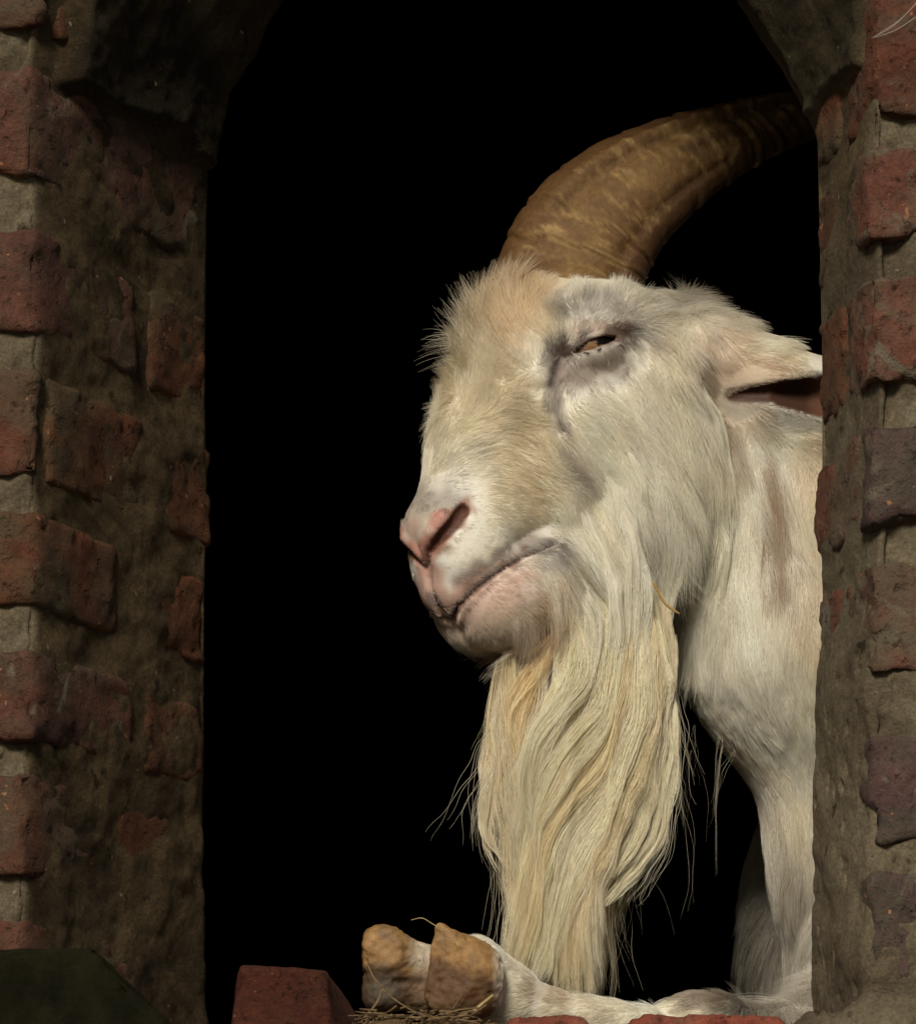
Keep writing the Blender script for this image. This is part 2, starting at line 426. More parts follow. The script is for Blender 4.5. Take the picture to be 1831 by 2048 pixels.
V, F = box(-WX, WX, .0005, WALL_T-.0005, 0, SILL_Z-.049); mesh_obj("masonry_below", V, F, M_MORT, wall, smooth=False)
V, F = box(-WX, WX, .0005, WALL_T-.0005, Z_APEX-.004, WTOP); mesh_obj("masonry_above", V, F, M_MORT, wall, smooth=False)
for sx in (-1, 1):
    V, F = box(sx*(WX-.001), sx*2.2, .02, WALL_T-.001, 0, WTOP+.02); mesh_obj("end_pier", V, F, M_MORT, wall, smooth=False)

# ---- sill: mortar bed as a height field, front row of bricks, mound at the right
def sill():
    nx, ny = 330, 70
    xs = np.linspace(PX(330, 2048, 0)[0], PX(1900, 2048, 0)[0], nx); ys = np.linspace(-.075, WALL_T+.012, ny)
    X, Y = np.meshgrid(xs, ys, indexing='ij'); P = np.stack([X.ravel(), Y.ravel(), 0*X.ravel()], 1)
    px = 915.5+P[:, 0]/.28e-3
    h = SILL_Z-.010+.003*fbm(P, .03, 4, 21)
    h += .0125*np.clip((px-1540)/90, 0, 1)+.0075*np.clip((px-1660)/90, 0, 1)*np.clip((P[:, 1]+.1)/.03, 0, 1)
    h += np.where(px > 1540, .007*fbm(P, .016, 5, 5, .6), 0)
    h -= .09*np.clip(1-(P[:, 1]+.0745)/.006, 0, 1)+.03*np.clip(1-np.maximum(P[:, 1]+.072, 0)/.03, 0, 1)**2
    h -= np.where(px < 1540, .06*np.clip((.012-P[:, 1])/.01, 0, 1), 0)
    P[:, 2] = h
    mesh_obj("sill_mortar", P, grid_faces(nx, ny), M_MORT, wall)
    rows = [(690, 985, .014), (1000, 1178, .0015), (1256, 1572, .0005)]
    for k, (a, b, dz) in enumerate(rows):
        x0, x1 = PX(a, 2035, 0)[0], PX(b, 2035, 0)[0]; zt = fz(2031)-dz
        quad_brick([(x0, -.012), (x1, -.012), (x1, .095), (x0, .095)], zt-.068, zt, M_SILLB, 300+k, step=.0028, rough=1.5, r=.008, pits=25)
M_SILLB = mat_brick("sill_brick", [(.22, .05, .03), (.33, .085, .05), (.36, .14, .09)], (.12, .08, .05), 1.3, .1)
sill()

# ---- loose things on the ledge: a broken brick, a mossy coping stone
def loose_stones():
    t0 = PX(475, 1929, -.06); t1 = PX(652, 1941, -.06); b0 = PX(452, 2110, -.06); b1 = PX(672, 2110, -.06)
    u0 = PX(490, 1932, .03); u1 = PX(655, 1944, .03); c0 = PX(460, 2110, .04); c1 = PX(770, 2110, .04)
    C = np.zeros((2, 2, 2, 3)); C[0, 0, 1], C[1, 0, 1], C[0, 0, 0], C[1, 0, 0] = t0, t1, b0, b1
    C[0, 1, 1], C[1, 1, 1], C[0, 1, 0], C[1, 1, 0] = u0, u1, c0, c1
    o = brick(C, M_LOOSE, 411, step=.003, rough=.5, name="broken_brick", r=.002, pits=14); o.parent = None; o.matrix_parent_inverse.identity()
    tag(o, "broken dark red brick standing upright on the ledge left of the hooves", "brick")
    Y0, Y1 = -.16, -.055
    pf = [(-160, 1897), (172, 1893), (198, 1904), (352, 2056), (420, 2140), (-160, 2140)]
    V = [PX(x, y, Y0) for x, y in pf]+[PX(x, y, Y0)+np.array([0, Y1-Y0, 0]) for x, y in pf]
    n = len(pf); F = [tuple(range(n)), tuple(range(2*n-1, n-1, -1))]+[(i+n, (i+1) % n+n, (i+1) % n, i) for i in range(n)]
    import bmesh
    bm = bmesh.new(); vv = [bm.verts.new(v) for v in V]
    for f in F: bm.faces.new([vv[i] for i in f])
    bmesh.ops.bevel(bm, geom=bm.edges[:], offset=.005, segments=3, affect='EDGES', profile=.6)
    bmesh.ops.triangulate(bm, faces=bm.faces[:])
    for _ in range(4): 
        es = [e for e in bm.edges if e.calc_length() > .012]
        bmesh.ops.subdivide_edges(bm, edges=es, cuts=1); bmesh.ops.triangulate(bm, faces=bm.faces[:])
    bmesh.ops.recalc_face_normals(bm, faces=bm.faces[:]); bm.normal_update()
    co = np.array([v.co for v in bm.verts]); no = np.array([v.normal for v in bm.verts])
    co += no*(.0022*fbm(co, .03, 4, 2)+.0013*fbm(co, .007, 3, 3))[:, None]
    for v, c in zip(bm.verts, co): v.co = c
    me = bpy.data.meshes.new("coping_stone"); bm.to_mesh(me); bm.free()
    me.materials.append(M_MOSS); me.polygons.foreach_set("use_smooth", [True]*len(me.polygons))
    o = bpy.data.objects.new("coping_stone", me); COL.objects.link(o)
    tag(o, "dark mossy coping stone with a sloping shoulder at the foot of the left brick pier", "stone")
M_LOOSE = mat_brick("loose_brick", [(.05, .014, .009), (.095, .025, .013), (.11, .036, .02)], (.05, .04, .02), 1.15, .05)
loose_stones()

def cobweb():
    Vs, Fs, n = [], [], 0
    for a, m, b in (((1742, 76), (1785, 52), (1832, 6)), ((1752, 70), (1800, 38), (1840, -4)), ((1744, 76), (1790, 60), (1836, 30))):
        V, F = tube(spline([PX(*a, -.004), PX(*m, -.010), PX(*b, -.006)], 12), np.full(12, .00013), 5)
        Vs.append(V); Fs += [tuple(i+n for i in f) for f in F]; n += len(V)
    tag(mesh_obj("cobweb", np.concatenate(Vs), Fs, mat_flat("cobweb_thread", (.5, .45, .4), .6)), "thin cobweb threads stretched across the top of the right brick pier", "cobweb")
cobweb()

# ================================================================== the goat
YAW, PIT = rad(35), rad(47)
HF = np.array([-math.cos(PIT)*math.cos(YAW), -math.cos(PIT)*math.sin(YAW), -math.sin(PIT)])   # towards the muzzle
HS = np.array([math.sin(YAW), -math.cos(YAW), 0.0])                                            # towards the near side
HU = np.cross(HF, HS); HU = HU if HU[2] > 0 else -HU
HO = PX(838, 1080, 0.285)                                                                      # nose tip, on the midplane
HR = np.stack([HF, HU, HS])
def loc(P): return (np.asarray(P)-HO)@HR.T
def glob(q): return HO+np.asarray(q)@HR
def H(px, py, s):
    """head-local point on the plane at lateral offset s (metres) seen at photo pixel (px, py)"""
    d = FWD*FPX+RGT*(px-915.5)-UPV*(py-1024.0)
    t = (s-(CAM-HO)@HS)/(d@HS)
    return loc(CAM+d*t)
MM = 1e-3
def cone(p, a, b, r1, r2, sy=1.0):
    """round cone, sy scales the lateral axis (head-local) so the section is an ellipse"""
    if sy != 1.0:
        w = np.array([1, 1, 1/sy]); p = p*w; a = a*w; b = b*w
    ab = b-a; t = np.clip(((p-a)@ab)/(ab@ab+1e-12), 0, 1)
    d = p-a; d = d-t[:, None]*ab
    return (np.sqrt((d*d).sum(1))-(r1+(r2-r1)*t))*min(1.0, sy)
def ball(p, c, r, sc=(1, 1, 1)):
    w = 1/np.asarray(sc, float); d = (p-c)*w
    return (np.sqrt((d*d).sum(1))-r)*min(sc)
def chain(p, pts, rs):
    d = None
    for i in range(len(pts)-1):
        e = cone(p, pts[i], pts[i+1], rs[i], rs[i+1]); d = e if d is None else np.minimum(d, e)
    return d

FEAT = {}
def head_base(q):
    """q head-local, already mirrored (s >= 0)"""
    d = ball(q, H(1105, 690, 0), 47*MM)                                         # cranium
    d = smin(d, ball(q, H(1185, 700, .026), 35*MM), 14*MM)                      # orbit
    d = smin(d, cone(q, H(1045, 770, 0), H(972, 905, 0), 44*MM, 36*MM, .92), 20*MM)   # nose bridge
    d = smin(d, cone(q, H(972, 905, 0), H(893, 1050, 0), 36*MM, 25*MM, .95), 14*MM)
    d = smin(d, ball(q, H(896, 1054, .006), 20.5*MM), 8*MM)                      # nose pad
    d = smin(d, cone(q, H(1000, 1000, .014), H(950, 1090, .013), 28*MM, 22.5*MM), 14*MM)  # upper lip side
    d = smin(d, cone(q, H(930, 1130, .008), H(922, 1168, .004), 25*MM, 22.5*MM), 9*MM)   # front of the upper lip
    d = smin(d, cone(q, H(1140, 860, .022), H(1090, 1010, .018), 36*MM, 30*MM), 20*MM)  # cheek
    d = smin(d, cone(q, H(1290, 800, .030), H(1270, 960, .030), 42*MM, 40*MM), 26*MM)  # jaw muscle
    d = smin(d, cone(q, H(1135, 695, 0), H(1330, 775, 0), 42*MM, 53*MM), 20*MM)        # back of the skull
    jaw = cone(q, H(1000, 1198, .010), H(1100, 1140, .020), 32.5*MM, 29.5*MM)               # chin
    jaw = smin(jaw, cone(q, H(1100, 1140, .016), H(1270, 1000, .028), 28*MM, 40*MM), 14*MM)
    d = smin(d, jaw, 7*MM)
    d = smin(d, cone(q, H(1120, 640, .008), H(1215, 645, .018), 20*MM, 20*MM), 14*MM)  # horn root
    return d
def ear(q, carve=True):
    a, b, c = H(1405, 710, .062), H(1540, 768, .085), H(1690, 795, .108)
    d = cone(q, a, b, 27*MM, 25*MM, 1.0); d = smin(d, cone(q, b, c, 25*MM, 23.5*MM), 12*MM)
    d = smin(d, cone(q, c, H(1850, 850, .120), 19*MM, 5*MM), 12*MM)
    return d if not carve else smax(d, -chain(q, gEar, [2.4*MM, 6*MM, 13*MM, 16*MM]), 4*MM)
W = lambda x, y, Y: PX(x, y, Y)
def body(p):
    d = cone(p, W(1300, 790, .39), W(1510, 960, .425), 62*MM, 78*MM)
    d = smin(d, cone(p, W(1510, 960, .425), W(1610, 1290, .415), 78*MM, 80*MM), 30*MM)
    d = smin(d, cone(p, W(1650, 1310, .43), W(1720, 1700, .44), 74*MM, 52*MM), 30*MM)
    d = smin(d, cone(p, W(1720, 1700, .46), W(1720, 2100, .47), 52*MM, 44*MM), 30*MM)          # fore leg and chest
    d = smin(d, cone(p, W(1720, 2100, .47), W(1720, 3300, .47), 44*MM, 24*MM), 20*MM)
    d = smin(d, cone(p, W(1800, 1780, .66), W(2100, 1760, .75), 105*MM, 130*MM), 60*MM)
    d = smin(d, cone(p, W(1640, 1880, .60), W(1640, 2150, .60), 45*MM, 40*MM), 50*MM)
    return d
def leg_bent(p):
    """near fore leg folded along the sill"""
    d = cone(p, W(950, 1945, .115), W(1010, 1985, .122), 20*MM, 16*MM)
    d = smin(d, cone(p, W(1010, 1990, .122), W(1100, 2025, .130), 16*MM, 12.5*MM), 12*MM)
    d = smin(d, cone(p, W(1100, 2025, .130), W(1290, 2050, .140), 12.5*MM, 9.5*MM), 8*MM)
    d = smin(d, ball(p, W(1395, 2042, .155), 15*MM, (1.9, 1.1, 1)), 10*MM)
    d = smin(d, cone(p, W(1395, 2045, .155), W(1580, 2078, .215), 14*MM, 17*MM), 12*MM)
    d = smin(d, cone(p, W(1580, 2078, .215), W(1760, 2010, .36), 17*MM, 34*MM), 14*MM)
    d = smin(d, cone(p, W(1760, 2010, .36), W(1730, 1750, .46), 34*MM, 45*MM), 25*MM)
    d = smin(d, ball(p, W(800, 1945, .115), 17*MM), 10*MM)
    d = smin(d, cone(p, W(800, 1950, .118), W(950, 1950, .118), 15*MM, 17*MM), 10*MM)
    return d
def sdf0(P):
    q = loc(P); q[:, 2] = np.abs(q[:, 2])
    d = smin(head_base(q), ear(q, False), 9*MM)
    d = smin(d, body(P), 26*MM)
    return np.minimum(d, leg_bent(P))
def march(px, py, f=sdf0, y0=.05):
    px = np.atleast_1d(np.asarray(px, float)); py = np.atleast_1d(np.asarray(py, float))
    d = FWD*FPX+RGT*(px-915.5)[:, None]-UPV*(py-1024.0)[:, None]; d /= np.linalg.norm(d, axis=1)[:, None]
    t = (y0-CAM[1])/d[:, 1]
    for _ in range(70): t = t+f(CAM+d*t[:, None])*.9
    return CAM+d*t[:, None]
def on(pts, f=sdf0):
    """surface points of the goat under photo pixels, head-local and mirrored"""
    P = march([a for a, b in pts], [b for a, b in pts], f); q = loc(P); q[:, 2] = np.abs(q[:, 2]); return q
MOUTH = [(893, 1238), (915, 1212), (945, 1182), (985, 1150), (1035, 1118), (1080, 1096), (1112, 1082)]
NOSTR = [(928, 1022), (912, 1046), (888, 1068), (866, 1092), (860, 1112)]
EYE = [(1128, 712), (1160, 690), (1200, 680), (1250, 670)]
TEAR = [(1128, 715), (1112, 750), (1110, 790), (1116, 830), (1124, 860)]
BROW = [(1075, 745), (1078, 690), (1100, 632), (1160, 592), (1235, 588), (1300, 622), (1335, 680)]
RIDGE = [(1310, 650), (1345, 740), (1378, 830), (1410, 930)]
gM, gN, gE, gT, gB, gR = on(MOUTH), on(NOSTR), on(EYE), on(TEAR), on(BROW), on(RIDGE)
gP = on([(846, 1128), (856, 1160), (870, 1205), (890, 1236)])
gEar = on([(1464, 790), (1545, 786), (1640, 786), (1715, 796)])+np.array([.1, -.1, -1])*np.array([.0004, .001, .004, .005])[:, None]
gQ = on([(886, 1030), (862, 1062), (848, 1095), (848, 1122)])
gL = on([(960, 1215), (1030, 1155), (1085, 1125)])
nE = np.array([-.25, .05, .97])
EA = gE[3]-gE[0]; EA /= np.linalg.norm(EA); nE = nE-(nE@EA)*EA; nE /= np.linalg.norm(nE); EB = np.cross(nE, EA)
EYE_R = 17*MM; EYE_C = on([(1192, 686)])[0]+nE*1.0*MM-nE*EYE_R
HC = H(1130, 800, 0)
def sdf(P):
    q = loc(P); q[:, 2] = np.abs(q[:, 2])
    out = np.sqrt(((q-HC)**2).sum(1))-.22
    near = out < .06
    d = np.where(near, 0, out+.03); d[near] = sdf_head(q[near])
    d = smin(d, body(P), 26*MM)
    low = P[:, 2] < SILL_Z+.16
    if low.any(): d[low] = smin(d[low], leg_bent(P[low]), 4*MM)
    return d
def sdf_head(q):
    d = head_base(q)
    d = smin(d, chain(q, gB-nE*4*MM, [7*MM, 8*MM, 9*MM, 9*MM, 9*MM, 8*MM, 6*MM]), 10*MM)
    d = smin(d, chain(q, gR, [5*MM, 6*MM, 6*MM, 4*MM]), 12*MM)
    d = smin(d, ball(q, EYE_C, EYE_R+2.0*MM), 7*MM)                                           # lids over the eyeball
    r = q-EYE_C; a_ = r@EA; b_ = r@EB; n_ = r@nE                                              # half-closed lens-shaped opening
    lens = np.abs(b_-1.0*MM*(a_/.016)**2)-3.0*MM*(1-(a_/.0170)**2)
    lens = smax(lens*.8, 6*MM-n_, 2*MM)
    d = smax(d, -lens, 1.2*MM)
    d = smax(d, -chain(q, gT, [2.4*MM, 2.8*MM, 2.2*MM, 1.8*MM, 1*MM]), 6*MM)
    d = smax(d, -chain(q, gM, [1.4*MM, 1.2*MM, 1.1*MM, 1.1*MM, 1.3*MM, 1.8*MM, 1.8*MM]), 3*MM)
    d = smax(d, -chain(q, gP, [2.2*MM, 1.8*MM, 1.8*MM, 1.2*MM]), 3*MM)
    d = smax(d, -chain(q, gN-np.array([.25, 0, .97])*1.6*MM, [4.2*MM, 4.6*MM, 4.2*MM, 3.0*MM, 1.5*MM]), 3*MM)
    d = smin(d, chain(q, gQ, [2*MM, 2.8*MM, 2*MM, .6*MM]), 5*MM)
    return smin(d, ear(q), 9*MM)
def grad(f, P, e=.0008, d0=None):
    d0 = f(P) if d0 is None else d0
    g = np.stack([f(P+np.eye(3)[k]*e)-d0 for k in range(3)], 1)
    return g/(np.linalg.norm(g, axis=1)[:, None]+1e-12)
def surface(f, lo, hi, h, B=12):
    """naive surface nets on a block-sparse grid"""
    lo = np.asarray(lo, float); nb = np.ceil((np.asarray(hi)-lo)/(h*B)).astype(int); n = nb*B
    D = np.empty(n, np.float32)
    bi = np.stack(np.meshgrid(*[np.arange(k) for k in nb], indexing='ij'), -1).reshape(-1, 3)
    c = lo+(bi*B+(B-1)/2)*h; dc = f(c)
    D6 = D.reshape(nb[0], B, nb[1], B, nb[2], B)
    D6[...] = np.where(dc > 0, 1, -1).reshape(nb[0], 1, nb[1], 1, nb[2], 1)*.1
    act = np.where(np.abs(dc) < h*B*.87*1.45+.004)[0]
    off = np.stack(np.meshgrid(*[np.arange(B)]*3, indexing='ij'), -1).reshape(-1, 3)
    for s in range(0, len(act), 120):
        a = act[s:s+120]; P = (lo+(bi[a][:, None]*B+off[None])*h).reshape(-1, 3)
        v = f(P).reshape(len(a), B, B, B)
        D6[bi[a][:, 0], :, bi[a][:, 1], :, bi[a][:, 2], :] = v
    S = D < 0
    cs = np.zeros(n-1, np.int8)
    for dx in (0, 1):
        for dy in (0, 1):
            for dz in (0, 1): cs += S[dx:n[0]-1+dx, dy:n[1]-1+dy, dz:n[2]-1+dz]
    A = (cs > 0) & (cs < 8); idx = np.full(n-1, -1, np.int32); ii = np.argwhere(A); idx[A] = np.arange(len(ii))
    V = lo+(ii+.5)*h
    for _ in range(3):
        dv = f(V); V = V-grad(f, V, d0=dv)*np.clip(dv, -h, h)[:, None]*.85
    Fs = []
    for ax in range(3):
        o1, o2 = [(1, 2), (2, 0), (0, 1)][ax]
        sl0 = [slice(None)]*3; sl1 = [slice(None)]*3; sl0[ax] = slice(0, -1); sl1[ax] = slice(1, None)
        E = S[tuple(sl0)] != S[tuple(sl1)]
        e = np.argwhere(E); e = e[(e[:, o1] > 0) & (e[:, o2] > 0) & (e[:, o1] < n[o1]-1) & (e[:, o2] < n[o2]-1) & (e[:, ax] < n[ax]-1)]
        q = []
        for a, b in ((1, 1), (0, 1), (0, 0), (1, 0)):
            k = e.copy(); k[:, o1] -= a; k[:, o2] -= b; q.append(idx[k[:, 0], k[:, 1], k[:, 2]])
        q = np.stack(q, 1); flip = ~S[e[:, 0], e[:, 1], e[:, 2]]; q[flip] = q[flip][:, ::-1]
        Fs.append(q)
    F = np.concatenate(Fs); F = F[(F >= 0).all(1)]
    return V, F, D
GOAT = empty("goat", tuple(W(1720, 2100, .47)[:2])+(FLOOR_Z,), label="white long-bearded horned goat looking out of the arched opening with one foreleg on the sill", cat="goat")
lo = np.array([W(690, 0, .1)[0], .05, FLOOR_Z]); hi = np.array([W(2150, 0, .6)[0], .86, W(0, 480, .35)[2]])
VOX = 2.3*MM
GV, GF, GD = surface(sdf, lo, hi, VOX)

# ---- where a point of the coat lies in the photograph (the far half of the head mirrors the near half)
def near_px(P):
    q = loc(P); head = ((q-HC)**2).sum(1) < .24**2
    m = head & (q[:, 2] < 0)
    P2 = np.array(P, float); q[m, 2] *= -1; P2[m] = glob(q[m]); return to_px(P2)
def pdist(u, pts):
    pts = np.asarray(pts, float)
    if len(pts) == 1: return np.hypot(*(u-pts[0]).T)
    best = None
    for a, b in zip(pts[:-1], pts[1:]):
        ab = b-a; t = np.clip(((u-a)@ab)/(ab@ab), 0, 1); d = np.hypot(*(u-a-t[:, None]*ab).T)
        best = d if best is None else np.minimum(best, d)
    return best
CREAM = np.array([.93, .895, .79])
PIG_SHADE = [  # polyline in the photo, inner radius, outer radius, colour, strength
    ([(1050, 600), (1010, 650)], 30, 95, (.72, .54, .30), .7),
    ([(1010, 790), (1060, 860), (1040, 960)], 30, 110, (.74, .64, .43), .70),
    ([(930, 720), (900, 850)], 20, 110, (.80, .72, .53), .6),
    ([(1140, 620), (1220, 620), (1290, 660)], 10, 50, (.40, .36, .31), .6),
    ([(1122, 745), (1160, 750), (1225, 722)], 16, 46, (.25, .18, .135), .82),
    ([(1110, 700), (1108, 790), (1120, 850)], 6, 20, (.17, .125, .11), .8),
    ([(1125, 890), (1150, 960)], 4, 26, (.40, .33, .26), .6),
    ([(1150, 662), (1240, 650)], 5, 16, (.50, .34, .26), .6),
    ([(1130, 705), (1165, 687), (1215, 675), (1250, 669)], 10, 21, (.12, .068, .048), .95),
    ([(850, 1000), (885, 1005)], 14, 62, (.30, .25, .215), .75),
    ([(822, 1050), (826, 1105)], 8, 34, (.60, .36, .29), .75),
    ([(880, 1045), (862, 1080), (846, 1118), (850, 1140)], 10, 26, (.60, .27, .21), .88),
    ([(928, 1015), (915, 1042), (890, 1068), (872, 1095)], 11, 25, (.30, .115, .055), .9),
    ([(858, 1150), (878, 1195), (905, 1215), (955, 1160)], 14, 42, (.52, .27, .20), .8),
    ([(852, 1165), (868, 1215)], 6, 14, (.17, .13, .12), .8), ([(846, 1190), (862, 1235)], 6, 14, (.40, .36, .33), .8),
    ([(925, 1160), (985, 1122), (1070, 1088)], 8, 26, (.24, .17, .145), .75),
    ([(895, 1235), (945, 1180), (1035, 1118), (1112, 1082)], 4, 12, (.10, .048, .03), .95),
    ([(1080, 1105), (1112, 1088), (1120, 1120)], 8, 32, (.22, .18, .15), .7),
    ([(930, 1240), (975, 1205), (1030, 1165)], 16, 66, (.74, .48, .39), .75),
    ([(990, 1275), (1060, 1240)], 14, 62, (.58, .40, .27), .65),
    ([(1115, 1215), (1125, 1290), (1070, 1345)], 18, 70, (.62, .37, .12), .8),
    ([(1480, 755), (1560, 745)], 14, 50, (.55, .35, .17), .55),
    ([(1425, 700), (1480, 800)], 20, 80, (.72, .56, .42), .5),
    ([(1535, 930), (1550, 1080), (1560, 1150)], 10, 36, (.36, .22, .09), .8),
    ([(1400, 720), (1420, 800), (1470, 900)], 10, 32, (.46, .36, .24), .6),
    ([(1620, 900), (1630, 1250)], 10, 55, (.74, .60, .36), .5),
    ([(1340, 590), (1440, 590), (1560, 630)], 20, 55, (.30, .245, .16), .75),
    ([(1600, 1800), (1600, 2020)], 60, 170, (.50, .45, .37), .75), ([(1500, 1850), (1490, 2020)], 30, 90, (.30, .265, .21), .8), ([(1430, 1480), (1520, 1600)], 5, 40, (.52, .44, .34), .6),  # first two grey the lower chest and leg coat, shade painted into the colour
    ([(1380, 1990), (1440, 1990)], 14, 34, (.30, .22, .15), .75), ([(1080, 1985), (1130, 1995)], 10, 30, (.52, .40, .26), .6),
]
def pigment_shade(P, seed=0):
    u = near_px(P); u = u+14*np.stack([vnoise(P, .006, 31), vnoise(P, .006, 32)], 1)
    C = CREAM*(1+.07*fbm(P, .03, 3, 77))[:, None]*np.ones((len(P), 3))
    yel = np.clip(.5*fbm(P*np.array([1, 1, .35]), .022, 3, 55)+.04, 0, .45)[:, None]
    C = C*(1-yel)+np.array([.80, .67, .41])*yel
    for pts, r0, r1, c, k in PIG_SHADE:
        w = k*np.clip((r1-pdist(u, pts))/(r1-r0), 0, 1)[:, None]; w = w*w*(3-2*w) if k >= 1 else w
        C = C*(1-w)+np.array(c)*w
    return np.clip(C, 0, 1)
qv = loc(GV); qv[:, 2] = np.abs(qv[:, 2]); headv = ((qv-HC)**2).sum(1) < .2**2
GC = pigment_shade(GV)*.82
# bare, dark places: nostril, lid slit, mouth, inside of the ear
def darken(d, r0, r1, col):
    w = np.clip((r1-d)/(r1-r0), 0, 1)[:, None]*headv[:, None]
    global GC; GC = GC*(1-w)+np.array(col)*w
darken(chain(qv, gN-np.array([.25, 0, .97])*4.5*MM, [3*MM, 3.4*MM, 3.2*MM, 2.4*MM, 1*MM]), .0006, .003, (.085, .030, .018))
darken(chain(qv, gM-np.array([0, 0, .9])*1.5*MM, [1.2*MM]*7), .0003, .0016, (.05, .022, .015))
def ear_in(q): return chain(q, gEar, [1.6*MM, 5*MM, 12*MM, 15*MM])
dear = ear_in(qv)
darken(dear, .0008, .0045, (.15, .065, .034)); darken(np.maximum(dear, (to_px(GV)[:, 0]-1590)*6e-5), .0008, .004, (.055, .024, .014))
nt = NT("goat_skin"); at = nt.n("Attribute", attribute_name="Col"); nt.l(at.outputs['Color'], nt.b.inputs['Base Color'])
nt.b.inputs['Roughness'].default_value = .62; nt.b.inputs['Specular IOR Level'].default_value = .3
vv = nt.coords(rnd=False); nt.l(nt.bump(nt.noise(vv, 500, 4, .7), .35, .001), nt.b.inputs['Normal'])
M_SKIN = nt.m
SK = mesh_obj("body", GV, GF, M_SKIN, GOAT); color_attr(SK, GC)

# ---- coat
nt = NT("goat_hair"); nt.t.nodes.remove(nt.b)
at = nt.n("Attribute", attribute_name="Col"); df = nt.n("BsdfDiffuse"); tr = nt.n("BsdfTranslucent"); gl = nt.n("BsdfGlossy"); m1 = nt.n("MixShader"); m2 = nt.n("MixShader")
nt.l(at.outputs['Color'], df.inputs['Color']); nt.l(at.outputs['Color'], tr.inputs['Color']); m1.inputs[0].default_value = .40
gl.inputs['Roughness'].default_value = .34; m2.inputs[0].default_value = .055
nt.l(df.outputs[0], m1.inputs[1]); nt.l(tr.outputs[0], m1.inputs[2]); nt.l(m1.outputs[0], m2.inputs[1]); nt.l(gl.outputs[0], m2.inputs[2]); nt.l(m2.outputs[0], nt.out.inputs[0])
M_HAIR = nt.m
def hair_obj(name, P, R, C, mat, parent):
    """P (n,k,3) strands, R (n,k) radii, C (n,3) colours"""
    n, k = P.shape[:2]
    hc = bpy.data.hair_curves.new(name); hc.add_curves([k]*n)
    hc.points.foreach_set("position", P.astype(np.float32).ravel())
    ra = hc.attributes.get("radius") or hc.attributes.new("radius", 'FLOAT', 'POINT'); ra.data.foreach_set("value", R.astype(np.float32).ravel())
    ca = hc.attributes.new("Col", 'FLOAT_COLOR', 'CURVE')
    ca.data.foreach_set("color", np.concatenate([np.clip(C, .004, .92), np.ones((n, 1))], 1).astype(np.float32).ravel())
    hc.materials.append(mat); o = bpy.data.objects.new(name, hc); COL.objects.link(o)
    o.parent = parent; o.matrix_parent_inverse = Matrix.Translation(parent.location).inverted(); return o
